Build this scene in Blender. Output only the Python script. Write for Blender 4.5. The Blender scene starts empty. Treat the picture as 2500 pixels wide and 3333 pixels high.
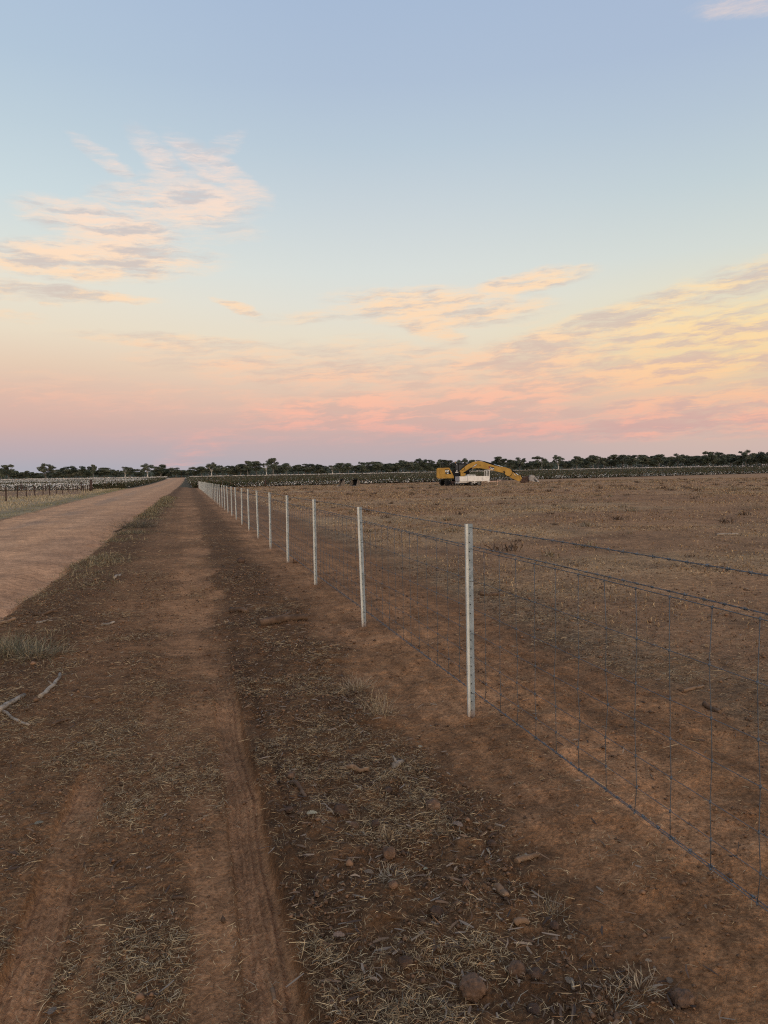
import bpy, bmesh, math, random
import numpy as np
from mathutils import Vector, Matrix
R = math.radians
random.seed(7); rng = np.random.default_rng(11)
SC = bpy.context.scene
COL = SC.collection

# ---------------------------------------------------------------- camera
F = 2407.0; CH = 1.56
ROLL = math.atan(.0183)
PIT = math.atan((1666.5 - (1561 - 637*.0183))/F)
fw = np.array([0, math.cos(PIT), -math.sin(PIT)]); r0 = np.array([1., 0, 0]); u0 = np.cross(r0, fw)
rt = r0*math.cos(ROLL) - u0*math.sin(ROLL); up = np.cross(rt, fw)
def ray(x, y):
    d = fw*F + rt*(x-1250) - up*(y-1666.5)
    return d/np.linalg.norm(d)
cam_d = bpy.data.cameras.new('camera'); cam = bpy.data.objects.new('camera', cam_d); COL.objects.link(cam)
cam_d.sensor_fit = 'VERTICAL'; cam_d.sensor_height = 36.0; cam_d.lens = 36.0*F/3333.0
cam_d.clip_start = .05; cam_d.clip_end = 9000
m = Matrix.Identity(4)
for i in range(3):
    m[i][0] = rt[i]; m[i][1] = up[i]; m[i][2] = -fw[i]
m[2][3] = CH
cam.matrix_world = m
SC.camera = cam

# ---------------------------------------------------------------- exposure
SC.view_settings.view_transform = 'Standard'; SC.view_settings.look = 'None'
SC.cycles.use_denoising = False; SC.cycles.filter_width = 1.15; SC.cycles.max_bounces = 5
SC.view_settings.exposure = 0.0; SC.view_settings.gamma = 1.0

# ---------------------------------------------------------------- sky
SUN_AZ, SUN_EL = R(158), R(5)
SUND = (math.sin(SUN_AZ)*math.cos(SUN_EL), math.cos(SUN_AZ)*math.cos(SUN_EL), math.sin(SUN_EL))
def lin(c):
    o = []
    for v in c:
        v = v/255.0
        o.append(v/12.92 if v <= .04045 else ((v+.055)/1.055)**2.4)
    return o
W = bpy.data.worlds.new('World'); SC.world = W; W.use_nodes = True
class NT:
    def __init__(s, nt): s.nt = nt; s.L = nt.links.new
    def n(s, t, **k):
        o = s.nt.nodes.new(t)
        for a, b in k.items(): setattr(o, a, b)
        return o
    def put(s, sock, v):
        if hasattr(v, 'is_linked') or hasattr(v, 'links'): s.L(v, sock)
        else: sock.default_value = v
    def m(s, op, a, b=0.0, c=None, clamp=False):
        o = s.n('ShaderNodeMath', operation=op, use_clamp=clamp)
        s.put(o.inputs[0], a); s.put(o.inputs[1], b)
        if c is not None: s.put(o.inputs[2], c)
        return o.outputs[0]
    def mr(s, v, a, b, c=0.0, d=1.0, smooth=True):
        o = s.n('ShaderNodeMapRange'); o.interpolation_type = 'SMOOTHSTEP' if smooth else 'LINEAR'
        s.put(o.inputs[0], v)
        for i, q in zip((1, 2, 3, 4), (a, b, c, d)): s.put(o.inputs[i], q)
        return o.outputs[0]
    def mix(s, f, a, b, mode='MIX'):
        o = s.n('ShaderNodeMix', data_type='RGBA', blend_type=mode)
        s.put(o.inputs[0], f)
        for i, q in ((6, a), (7, b)):
            s.put(o.inputs[i], q if not isinstance(q, (list, tuple)) else (*q[:3], 1))
        return o.outputs[2]
    def ramp(s, f, stops):
        o = s.n('ShaderNodeValToRGB'); e = o.color_ramp.elements
        stops = sorted(stops)
        e[0].position = stops[0][0]; e[0].color = (*stops[0][1], 1)
        e[1].position = stops[-1][0]; e[1].color = (*stops[-1][1], 1)
        for p, c in stops[1:-1]:
            q = e.new(p); q.color = (*c, 1)
        s.put(o.inputs[0], f); return o.outputs[0]
    def noise(s, vec, scale, detail=4, rough=.5, dist=0.0, lac=2.0):
        o = s.n('ShaderNodeTexNoise'); s.L(vec, o.inputs['Vector'])
        o.inputs['Scale'].default_value = scale; o.inputs['Detail'].default_value = detail
        o.inputs['Roughness'].default_value = rough; o.inputs['Distortion'].default_value = dist
        return o.outputs['Fac']
    def comb(s, x, y, z=0.0):
        o = s.n('ShaderNodeCombineXYZ')
        for i, v in enumerate((x, y, z)): s.put(o.inputs[i], v)
        return o.outputs[0]

def build_sky():
    nt = W.node_tree; nt.nodes.clear(); g = NT(nt)
    tc = g.n('ShaderNodeTexCoord'); sp = g.n('ShaderNodeSeparateXYZ'); g.L(tc.outputs['Generated'], sp.inputs[0])
    X, Y, Z = sp.outputs
    az = g.m('MULTIPLY', g.m('ARCTAN2', X, Y), 57.2958)
    el = g.m('MULTIPLY', g.m('ARCSINE', Z), 57.2958)
    def E(y): return 0.5+ math.degrees(math.atan((1549-y)/F))  # degrees of elevation on the middle meridian
    def st(lst, tail):
        o = []
        for y, c in lst: o.append((max(0.0, (E(y)-.5))/90, lin(c)))
        return o + [(e/90, lin(c)) for e, c in tail]
    tail = [(45, (146, 170, 208)), (90, (128, 155, 198))]
    left = st([(1549, (163,167,180)), (1500, (170,167,178)), (1440, (186,167,172)), (1380, (203,170,163)), (1300, (216,181,166)), (1200, (225,199,176)), (1100, (229,215,193)),
               (1000, (227,220,203)), (900, (219,221,212)), (700, (200,214,218)), (500, (186,203,214)), (300, (175,194,212)), (0, (168,187,211))], tail)
    mid = st([(1549, (172,167,177)), (1500, (178,168,174)), (1440, (190,168,169)), (1370, (205,174,166)), (1300, (219,189,170)), (1200, (227,206,183)), (1100, (227,217,197)),
              (1000, (220,219,209)), (900, (213,218,214)), (700, (198,208,213)), (500, (182,198,211)), (300, (171,188,209)), (0, (163,182,208))], tail)
    right = st([(1540, (196,176,173)), (1440, (207,180,169)), (1330, (219,189,166)), (1200, (230,211,170)), (1100, (229,216,184)), (1000, (222,218,199)),
                (900, (209,215,209)), (700, (191,205,210)), (500, (178,194,209)), (300, (168,185,208)), (0, (163,180,207))], tail)
    f = g.m('DIVIDE', g.m('MAXIMUM', el, 0.0), 90.0)
    cl, cm, cr = g.ramp(f, left), g.ramp(f, mid), g.ramp(f, right)
    base = g.mix(g.mr(az, -27, 0), cl, cm); base = g.mix(g.mr(az, 2, 27), base, cr)

    # ---- clouds, laid out by azimuth and elevation of the real sky
    sv = g.comb(az, g.m('MULTIPLY', el, 2.6), 0.0)
    w1 = g.noise(sv, .35, 5, .6); w2 = g.noise(g.comb(g.m('ADD', az, 41.0), g.m('MULTIPLY', el, 2.2), 0.0), .4, 5, .6)
    waz = g.m('ADD', az, g.m('MULTIPLY', g.m('SUBTRACT', w1, .5), 1.9))
    wel = g.m('ADD', el, g.m('MULTIPLY', g.m('SUBTRACT', w2, .5), 1.0))
    maz = g.m('ADD', az, g.m('MULTIPLY', g.m('SUBTRACT', w1, .5), 1.2)); mel = g.m('ADD', el, g.m('MULTIPLY', g.m('SUBTRACT', w2, .5), .7))
    sa, se = g.m('ADD', maz, g.m('MULTIPLY', mel, -.5)), g.m('ADD', mel, g.m('MULTIPLY', maz, -.03))
    streak = g.noise(g.comb(g.m('MULTIPLY', sa, .20), g.m('MULTIPLY', se, .95), 3.0), 1.0, 8, .62)
    fine = g.noise(g.comb(g.m('MULTIPLY', sa, .55), g.m('MULTIPLY', se, 4.6), 9.0), 1.0, 6, .7)
    def azel(px, py):
        d = ray(px, py); return math.degrees(math.atan2(d[0], d[1])), math.degrees(math.asin(d[2]))
    # cx, cy, half-width, half-height (in photo px), tilt (down to the right +), density, greyness
    B = [(345,520,95,20,30,.62,0), (520,515,95,34,40,.60,0), (700,500,90,26,-34,.55,0), (720,565,150,36,27,.80,0), (580,660,210,58,-3,.86,.0),
         (640,765,170,30,-4,.42,.1), (350,735,200,46,6,.92,.12), (320,845,280,50,-3,1.0,.2), (90,945,160,26,1,.85,.9), (350,965,130,13,1,.75,0),
         (160,984,34,16,0,.7,0), (47,1029,75,14,0,.5,0), (776,1001,66,13,17,.8,0), (1003,1032,150,20,-4,.5,.7),
         (1425,1000,280,52,3,.92,.05), (1725,918,160,28,-7,.95,0), (1215,990,120,34,-10,.65,.1), (1388,1068,120,30,22,.85,0), (1180,1105,110,22,0,.35,.6),
         (2040,1040,640,46,-13,.9,.5), (1984,1135,560,58,-7,.85,.3), (2380,1080,230,50,-3,1.0,0), (2150,1205,360,42,-2,1.0,.2), (1748,1268,560,48,-6,.95,.15),
         (1420,1195,600,60,4,.6,.5), (2420,1248,120,12,0,.7,.2), (643,1122,300,24,3,.7,.4), (1050,1215,500,55,5,.65,.3), (1150,1335,330,56,-3,.95,.15),
         (1560,1370,560,44,2,.8,.55), (2340,1335,420,58,-2,.95,.15), (2200,1390,500,34,0,.7,.7), (700,1430,190,42,-26,.45,0), (1500,1400,900,40,0,.4,.5), (500,1300,700,60,3,.4,.5),
         (2440,10,130,24,5,.5,.1), (2330,945,260,30,-8,.5,.3)]
    tot = None; grey = None
    for px, py, hw, hh, tl, dn, gr in B:
        a, e = azel(px, py)
        sx = hw/F*57.3*math.cos(R(e))/math.cos(R(e)); sy = hh/F*57.3
        c, s_ = math.cos(R(tl)), math.sin(R(tl))
        da = g.m('SUBTRACT', waz, a); de = g.m('SUBTRACT', wel, e)
        p = g.m('ADD', g.m('MULTIPLY', da, c/sx), g.m('MULTIPLY', de, -s_/sx))
        q = g.m('ADD', g.m('MULTIPLY', da, s_/sy), g.m('MULTIPLY', de, c/sy))
        d2 = g.m('ADD', g.m('MULTIPLY', p, p), g.m('MULTIPLY', q, q))
        v = g.mr(d2, 2.8, 0.0, 0.0, dn)
        tot = v if tot is None else g.m('MAXIMUM', tot, v)
        if gr: 
            gv = g.m('MULTIPLY', v, gr); grey = gv if grey is None else g.m('MAXIMUM', grey, gv)
    k = g.m('ADD', g.m('MULTIPLY', g.m('SUBTRACT', streak, .5), 2.6), g.m('MULTIPLY', g.m('SUBTRACT', fine, .5), 2.0))
    dens = g.m('ADD', tot, g.m('MULTIPLY', k, g.m('ADD', .12, g.m('MULTIPLY', tot, .75))))
    # thin high veil low in the sky
    veil = g.m('MULTIPLY', g.m('MULTIPLY', g.mr(el, 1.0, 4.5), g.mr(el, 9.5, 5)), g.m('MULTIPLY', g.mr(streak, .42, .72, 0, .34), g.mr(az, -24, -2, .25, 1.0)))
    dens = g.m('MAXIMUM', g.mr(dens, .08, 1.18, 0, .88), veil)
    litc = g.ramp(g.m('DIVIDE', el, 40.0), [(0, lin((238,168,160))), (.08, lin((240,172,158))), (.13, lin((246,183,160))), (.19, lin((248,196,164))), (.26, lin((250,210,172))), (.34, lin((254,216,176))), (.44, lin((252,220,194))), (.58, lin((240,218,208))), (.8, lin((226,212,214)))])
    yel = g.ramp(g.m('DIVIDE', el, 40.0), [(0, lin((240,172,155))), (.09, lin((243,178,156))), (.17, lin((250,204,156))), (.26, lin((252,218,162))), (.36, lin((251,218,172))), (.6, lin((240,214,200)))])
    lit = g.mix(g.mr(az, 8, 26), litc, yel)
    shd = g.ramp(g.m('DIVIDE', el, 40.0), [(0, lin((182,158,166))), (.08, lin((205,165,160))), (.16, lin((216,180,164))), (.3, lin((208,190,178))), (.42, lin((206,192,186))), (.7, lin((204,202,208)))])
    sh = g.m('ADD', g.m('MULTIPLY', grey, .8), g.m('MULTIPLY', g.m('SUBTRACT', .5, g.noise(g.comb(g.m('MULTIPLY', sa, .22), g.m('MULTIPLY', se, 1.3), 17.0), 1.0, 7, .62)), 4.6))
    cc = g.mix(g.mr(sh, -.15, .6), lit, shd)
    front = g.mr(g.m('ABSOLUTE', az), 75, 50)
    col = g.mix(g.m('MULTIPLY', dens, front), base, cc)
    # ---- afterglow around the sun behind the viewer
    dt = g.m('ADD', g.m('ADD', g.m('MULTIPLY', X, SUND[0]), g.m('MULTIPLY', Y, SUND[1])), g.m('MULTIPLY', Z, SUND[2]))
    dt = g.m('MAXIMUM', dt, 0.0)
    glow = g.mix(g.m('POWER', dt, 3.0), (0, 0, 0), (1.35, 1.02, .76))
    col = g.mix(1.0, col, glow, 'ADD')
    ns = g.n('ShaderNodeTexSky', sky_type='NISHITA'); ns.sun_disc = False; ns.sun_elevation = SUN_EL; ns.sun_rotation = SUN_AZ
    ns.air_density = 1.0; ns.dust_density = 1.0
    nis = g.n('ShaderNodeBackground'); g.L(ns.outputs[0], nis.inputs[0]); nis.inputs[1].default_value = .005
    bg = g.n('ShaderNodeBackground'); g.L(col, bg.inputs[0]); bg.inputs[1].default_value = 1.03
    ad = g.n('ShaderNodeAddShader'); g.L(bg.outputs[0], ad.inputs[0]); g.L(nis.outputs[0], ad.inputs[1])
    out = g.n('ShaderNodeOutputWorld'); g.L(ad.outputs[0], out.inputs[0])
build_sky()
sd = bpy.data.lights.new('sun', 'SUN'); so = bpy.data.objects.new('sun', sd); COL.objects.link(so)
sd.energy = 1.0; sd.angle = R(24); sd.color = (1, .84, .68)
so.rotation_euler = Vector(SUND).to_track_quat('Z', 'Y').to_euler()
so.location = (0, -20, 30)

# ---------------------------------------------------------------- helpers
ANG = R(-14.76)
DV = np.array([math.sin(ANG), math.cos(ANG)]); NV = np.array([DV[1], -DV[0]])     # along the fence / to its right
def uv(x, y): return x*NV[0]+y*NV[1], x*DV[0]+y*DV[1]
def xy(u, v): return u*NV[0]+v*DV[0], u*NV[1]+v*DV[1]
def gp(px, py):
    d = ray(px, py); t = -CH/d[2]; return d[0]*t, d[1]*t
def sstep(a, b, x):
    t = np.clip((np.asarray(x, float)-a)/(b-a), 0, 1); return t*t*(3-2*t)
def _h(ix, iy, s):
    n = (ix*374761393 + iy*668265263 + s*974711) & 0xffffffff
    n = ((n ^ (n >> 13))*1274126177) & 0xffffffff
    n = (n ^ (n >> 16)) & 0xffffff
    return n/float(0xffffff)
def vn(x, y, s=0):
    x = np.asarray(x, float); y = np.asarray(y, float)
    ix = np.floor(x).astype(np.int64); iy = np.floor(y).astype(np.int64)
    fx = x-ix; fy = y-iy; fx = fx*fx*(3-2*fx); fy = fy*fy*(3-2*fy)
    a = _h(ix, iy, s)*(1-fx)+_h(ix+1, iy, s)*fx; b = _h(ix, iy+1, s)*(1-fx)+_h(ix+1, iy+1, s)*fx
    return a*(1-fy)+b*fy
def fbm(x, y, sc, o=4, s=0, g=.5):
    t = 0; a = 1; n = 0
    for i in range(o):
        c, q = math.cos(.7*i), math.sin(.7*i)
        t = t + a*vn((x*c-y*q)*sc+13.7*i, (x*q+y*c)*sc+7.1*i, s+i); n += a; a *= g; sc *= 2.03
    return t/n
def terrain(x, y):
    r = np.hypot(x, y)
    return 3.3*sstep(150, 680, r)**1.15 + 1.5*sstep(700, 2500, r)
# road: edges as functions of v
def road_r(v): return -2.12 + 0*v
def road_l(v): return np.interp(v, [0, 34, 65, 137, 300, 650], [-7.0, -7.8, -8.9, -11.2, -12.3, -13.2])
def band(x, a, b, w): return sstep(a-w, a+w, x)*(1-sstep(b-w, b+w, x))
def zones(x, y):
    u, v = uv(x, y)
    wb = (fbm(x, y, .9, 3, 50)-.5)
    uw = u + wb*.45 + (fbm(x, y, 6, 3, 54)-.5)*.22; ut = u + (fbm(x, y, 2.5, 5, 53, .6)-.5)*.055
    big = fbm(x, y, .35, 4, 3); pat = fbm(x, y, 1.6, 4, 9); fin = fbm(x, y, 6.0, 3, 15)
    road = band(u+wb*.35, road_l(v), road_r(v), .12)
    verge = band(uw, -2.25, -1.15, .22)*(1-.0*v)
    brk = sstep(.28, .42, fbm(u*1.4+5, v*.9, 1.0, 4, 21))
    t1 = band(ut, -.625, -.465, .010)*sstep(4.6, 4.0, v + .8*wb)*(.35+.65*brk)
    t1b = band(ut, -.40, -.33, .02)*sstep(3.4, 2.4, v)*.6*brk
    t2 = band(ut, .125, .29, .014)*sstep(7.5, 4.5, v)*(.55+.45*sstep(.3, .42, fbm(u*1.4, v*.9, 1.3, 3, 23)))
    t2s = band(ut, -.045, .115, .025)*sstep(5.0, 2.9, v)*sstep(.36, .5, fbm(u*2, v*1.1, 1.0, 4, 25))*.9
    t2f = band(uw, -.30, .40, .07)*sstep(3.6, 5.5, v)*sstep(70, 30, v)*(.12+.70*sstep(.40, .62, fbm(u*1.8, v*.8, 1.4, 5, 27, .6)))
    t2b = band(ut, -1.02, -.86, .03)*sstep(4.5, 2.5, v)*.5*brk
    trk = np.maximum.reduce([t1, t1b, t2, t2s, t2f, t2b])
    w1 = band(uw, .34, 1.20, .20)*(1-.5*sstep(12, 40, v))
    strip = band(uw, 1.30, 3.00, .25)
    w2 = band(uw - .02*v, 3.05, 4.05, .28)*sstep(30, 16, v)*(.5+.5*sstep(.35, .55, fbm(x, y, .8, 3, 29)))
    pad = sstep(3.6, 4.5, uw)
    leftg = (1-sstep(-.35, .35, uw - road_l(v)))
    mid = band(uw, -1.15, .42, .2)
    lit = .85*mid*(.25+.75*sstep(.30, .60, pat)) + .92*w1*(.55+.45*pat) + .85*verge + .10*strip + 1.0*w2*(.4+.6*pat) + pad*(.55+.35*pat)
    lit = np.where(v < 6, np.maximum(lit, .95*mid*(.6+.4*pat)), lit)
    lit = lit*(1-.93*trk)*(1-road)
    red = pad*sstep(.50, .64, fbm(u*.5, v*1.0, .22, 3, 77))*sstep(75, 30, v)
    lit = lit*(1-.6*red)
    return dict(u=u, v=v, road=road, verge=verge, trk=trk, w1=w1, strip=strip, w2=w2, pad=pad, leftg=leftg, mid=mid, lit=np.clip(lit, 0, 1), big=big, pat=pat, fin=fin, red=red, t2=t2, t1=t1, ut=ut)
def gz(x, y, z=None):
    z = z or zones(x, y); u, v = z['u'], z['v']; r = np.hypot(x, y)
    nf = 1-sstep(30, 120, r)
    near = 1-sstep(6, 20, r)
    h = terrain(x, y)
    loose = np.clip(z['lit']+.25*z['strip']+.3, 0, 1)
    h = h + nf*(fbm(x, y, .45, 3, 31)-.5)*.09*(1-z['road']*.7)
    lump = fbm(x, y, 7, 4, 33, .55)-.5
    h = h + nf*lump*(.020+.045*z['w1']+.05*z['w2']+.03*z['verge'])*(1-.75*z['trk'])*(1-z['road'])
    h = h + near*(fbm(x, y, 26, 4, 35, .65)-.5)*.030*loose*(1-.6*z['trk'])
    clod = np.maximum(vn(x*14, y*14, 61)-.72, 0)*vn(x*3, y*3, 62)
    h = h + near*clod*.09*(z['w1']+.5*z['verge']+.5*z['w2'])*(1-z['trk'])
    # hoof- and boot-pocked soft bank along the fence
    dent = vn(u*9+3*wob(x, y), v*5.5, 71)
    h = h + near*z['strip']*((dent-.5)*.034 + .010*(fbm(z['ut']*16, v*.55, 1.0, 3, 44)-.5) + .045*sstep(1.2, 1.9, u)*sstep(2.9, 2.1, u))
    h = h - .030*np.clip(z['t2']*1.0+z['t1'], 0, 1) - .012*z['trk'] + near*.034*(band(z['ut'], .29, .38, .02)*sstep(7, 4, v)*(.5+vn(u*9, v*7, 66))) + near*z['t2']*np.sin(z['ut']*2*math.pi/.033 + .5*np.sin(v*1.3))*.0055 + near*z['t1']*np.sin(z['ut']*2*math.pi/.03)*.0045
    h = h + near*z['trk']*(vn(u*40, v*22, 81)-.5)*.006
    for pv in MOUND:
        q = (u-1.70)**2+(v-pv)**2; h = h + np.where(q < .25, np.exp(-q/.012)*(.012+.030*(fbm(x, y, 22, 3, 950)-.4)) - .02*np.exp(-q/.0009), 0)
    h = h + .035*z['w1']*z['big'] + .03*z['verge']*z['big'] - .10*z['road']*nf - .0*r
    return h
MOUND = [(V0_+2.98*i) for i in range(8)] if False else [4.36+2.98*i for i in range(8)]
def wob(x, y): return vn(x*2, y*2, 91)
def gz1(x, y): return float(gz(np.array([x]), np.array([y]))[0])

def meshq(name, V, Q, col=None, mat=None, smooth=False, parent=None):
    me = bpy.data.meshes.new(name)
    V = np.ascontiguousarray(V, dtype=np.float32); Q = np.ascontiguousarray(Q, dtype=np.int32)
    me.vertices.add(len(V)); me.vertices.foreach_set('co', V.ravel())
    k = Q.shape[1]
    me.loops.add(Q.size); me.loops.foreach_set('vertex_index', Q.ravel())
    me.polygons.add(len(Q)); me.polygons.foreach_set('loop_start', np.arange(0, Q.size, k, dtype=np.int32))
    try: me.polygons.foreach_set('loop_total', np.full(len(Q), k, dtype=np.int32))
    except Exception: pass
    if smooth: me.polygons.foreach_set('use_smooth', np.ones(len(Q), dtype=bool))
    if col is not None:
        a = me.color_attributes.new('Col', 'FLOAT_COLOR', 'POINT')
        c = np.ones((len(V), 4), dtype=np.float32); c[:, :3] = col; a.data.foreach_set('color', c.ravel())
    me.update(calc_edges=True)
    o = bpy.data.objects.new(name, me); COL.objects.link(o)
    if mat: me.materials.append(mat)
    if parent: o.parent = parent
    return o
def tag(o, label=None, cat=None, group=None, kind=None):
    if label: o['label'] = label
    if cat: o['category'] = cat
    if group: o['group'] = group
    if kind: o['kind'] = kind
    return o
def empty(name, loc, rz=0):
    o = bpy.data.objects.new(name, None); COL.objects.link(o); o.location = loc; o.rotation_euler = (0, 0, rz); o.empty_display_size = .2
    return o
def mat(name, c, rough=.7, metal=0.0, var=.12, scale=6.0, bump=.0, c2=None, spec=.3, bscale=None):
    M = bpy.data.materials.new(name); M.use_nodes = True; nt = M.node_tree; g = NT(nt)
    b = nt.nodes['Principled BSDF']; b.inputs['Roughness'].default_value = rough; b.inputs['Metallic'].default_value = metal
    b.inputs['Specular IOR Level'].default_value = spec
    tc = g.n('ShaderNodeTexCoord')
    n = g.noise(tc.outputs['Object'], scale, 5, .6)
    lo = [q*(1-var) for q in c]; hi = list(c2) if c2 else [min(1, q*(1+var)) for q in c]
    g.L(g.mix(g.mr(n, .35, .65), lo, hi), b.inputs['Base Color'])
    if bump:
        bn = g.n('ShaderNodeBump'); bn.inputs['Strength'].default_value = bump; bn.inputs['Distance'].default_value = .01
        g.L(g.noise(tc.outputs['Object'], bscale or scale*4, 5, .6), bn.inputs['Height']); g.L(bn.outputs[0], b.inputs['Normal'])
    return M
def vmat(name, rough=.85, trans=0.0):
    M = bpy.data.materials.new(name); M.use_nodes = True; nt = M.node_tree; g = NT(nt); b = nt.nodes['Principled BSDF']
    at = g.n('ShaderNodeAttribute', attribute_name='Col')
    tc = g.n('ShaderNodeTexCoord'); n = g.noise(tc.outputs['Object'], 30, 2, .5)
    g.L(g.mix(1.0, at.outputs['Color'], g.mix(n, (.8, .8, .8), (1.2, 1.2, 1.2)), 'MULTIPLY'), b.inputs['Base Color'])
    b.inputs['Roughness'].default_value = rough; b.inputs['Specular IOR Level'].default_value = .2
    return M
# ---- bmesh shapes
def new(): return bmesh.new()
def fin(name, bm, m, parent=None, smooth=False):
    bmesh.ops.recalc_face_normals(bm, faces=bm.faces)
    me = bpy.data.meshes.new(name); bm.to_mesh(me); bm.free()
    for q in (m if isinstance(m, (list, tuple)) else [m]): me.materials.append(q)
    if smooth:
        for p in me.polygons: p.use_smooth = True
    o = bpy.data.objects.new(name, me); COL.objects.link(o)
    if parent: o.parent = parent
    return o
def box(bm, x0, x1, y0, y1, z0, z1, bev=0.0, mi=0, M=None):
    g = bmesh.ops.create_cube(bm, size=1.0); vs = g['verts']
    for v in vs: v.co = Vector(((x0+x1)/2+v.co.x*(x1-x0), (y0+y1)/2+v.co.y*(y1-y0), (z0+z1)/2+v.co.z*(z1-z0)))
    fs = set(f for v in vs for f in v.link_faces)
    if bev:
        es = list(set(e for v in vs for e in v.link_edges))
        rr = bmesh.ops.bevel(bm, geom=es, offset=bev, segments=2, affect='EDGES'); fs = set(rr['faces']) | set(f for f in fs if f.is_valid)
        vs = list(set(v for f in fs for v in f.verts))
    for f in fs:
        if f.is_valid: f.material_index = mi
    if M is not None:
        for v in vs: v.co = M @ v.co
def prism(bm, pts, y0, y1, mi=0, bev=0.0):
    """pts in X-Z, extruded along Y"""
    a = [bm.verts.new((p[0], y0, p[1])) for p in pts]; b = [bm.verts.new((p[0], y1, p[1])) for p in pts]
    n = len(pts); fs = [bm.faces.new(a), bm.faces.new(list(reversed(b)))]
    for i in range(n): fs.append(bm.faces.new((a[i], b[i], b[(i+1) % n], a[(i+1) % n])))
    for f in fs: f.material_index = mi
    if bev:
        es = [e for e in fs[0].edges] + [e for e in fs[1].edges]
        bmesh.ops.bevel(bm, geom=es, offset=bev, segments=2, affect='EDGES')
def tube(bm, pts, rad, n=8, mi=0, cap=True):
    pts = [Vector(p) for p in pts]; rs = rad if isinstance(rad, (list, tuple)) else [rad]*len(pts)
    rings = []; ref = None
    for i, p in enumerate(pts):
        t = (pts[min(i+1, len(pts)-1)]-pts[max(i-1, 0)])
        t = t.normalized() if t.length > 1e-9 else Vector((0, 0, 1))
        if ref is None: ref = Vector((0, 0, 1)) if abs(t.z) < .9 else Vector((1, 0, 0))
        a = t.cross(ref).normalized(); b = t.cross(a).normalized(); ref = a.cross(t).normalized() if False else ref
        if abs(t.dot(ref)) > .98: ref = a
        rings.append([bm.verts.new(p + a*math.cos(2*math.pi*k/n)*rs[i] + b*math.sin(2*math.pi*k/n)*rs[i]) for k in range(n)])
    for i in range(len(rings)-1):
        for k in range(n):
            f = bm.faces.new((rings[i][k], rings[i][(k+1) % n], rings[i+1][(k+1) % n], rings[i+1][k])); f.material_index = mi; f.smooth = True
    if cap:
        for rg in (list(reversed(rings[0])), rings[-1]):
            f = bm.faces.new(rg); f.material_index = mi
def disc(bm, c, r, y0, y1, n=20, mi=0):
    tube(bm, [(c[0], y0, c[1]), (c[0], y1, c[1])], r, n, mi)

# ---------------------------------------------------------------- ground
def soil_mat(name, road=False):
    M = bpy.data.materials.new(name); M.use_nodes = True; nt = M.node_tree; g = NT(nt); b = nt.nodes['Principled BSDF']
    at = g.n('ShaderNodeAttribute', attribute_name='Col'); tc = g.n('ShaderNodeTexCoord'); O = tc.outputs['Object']
    n1 = g.noise(O, 1.1, 6, .62); n2 = g.noise(O, 9.0, 6, .65); n3 = g.noise(O, 60.0, 4, .7); n4 = g.noise(O, .28, 5, .6)
    c = g.mix(1.0, at.outputs['Color'], g.mix(g.mr(n2, .3, .7), (.74, .72, .70), (1.26, 1.24, 1.22)), 'MULTIPLY')
    c = g.mix(1.0, c, g.mix(g.mr(n1, .32, .68), (.84, .84, .84), (1.16, 1.15, 1.13)), 'MULTIPLY')
    c = g.mix(1.0, c, g.mix(g.mr(n4, .32, .68), (.88, .88, .89), (1.12, 1.11, 1.08)), 'MULTIPLY')
    c = g.mix(1.0, c, g.mix(g.mr(n3, .28, .72), (.60, .57, .54), (1.38, 1.38, 1.38)), 'MULTIPLY')
    g.L(c, b.inputs['Base Color'])
    b.inputs['Roughness'].default_value = .95; b.inputs['Specular IOR Level'].default_value = .12
    bn = g.n('ShaderNodeBump'); bn.inputs['Strength'].default_value = 1.0 if not road else .6; bn.inputs['Distance'].default_value = .022
    hgt = g.m('ADD', g.m('MULTIPLY', n3, .5), g.m('ADD', g.m('MULTIPLY', n2, 1.0), g.m('MULTIPLY', g.noise(O, 170, 3, .6), .25)))
    g.L(hgt, bn.inputs['Height']); g.L(bn.outputs[0], b.inputs['Normal'])
    return M
C = lambda *a: np.array(a)
RED = C(.285, .145, .068); DUST = C(.370, .192, .094); DARK = C(.092, .048, .023); TAN = C(.350, .225, .120); ROADC = C(.50, .280, .152)
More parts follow.
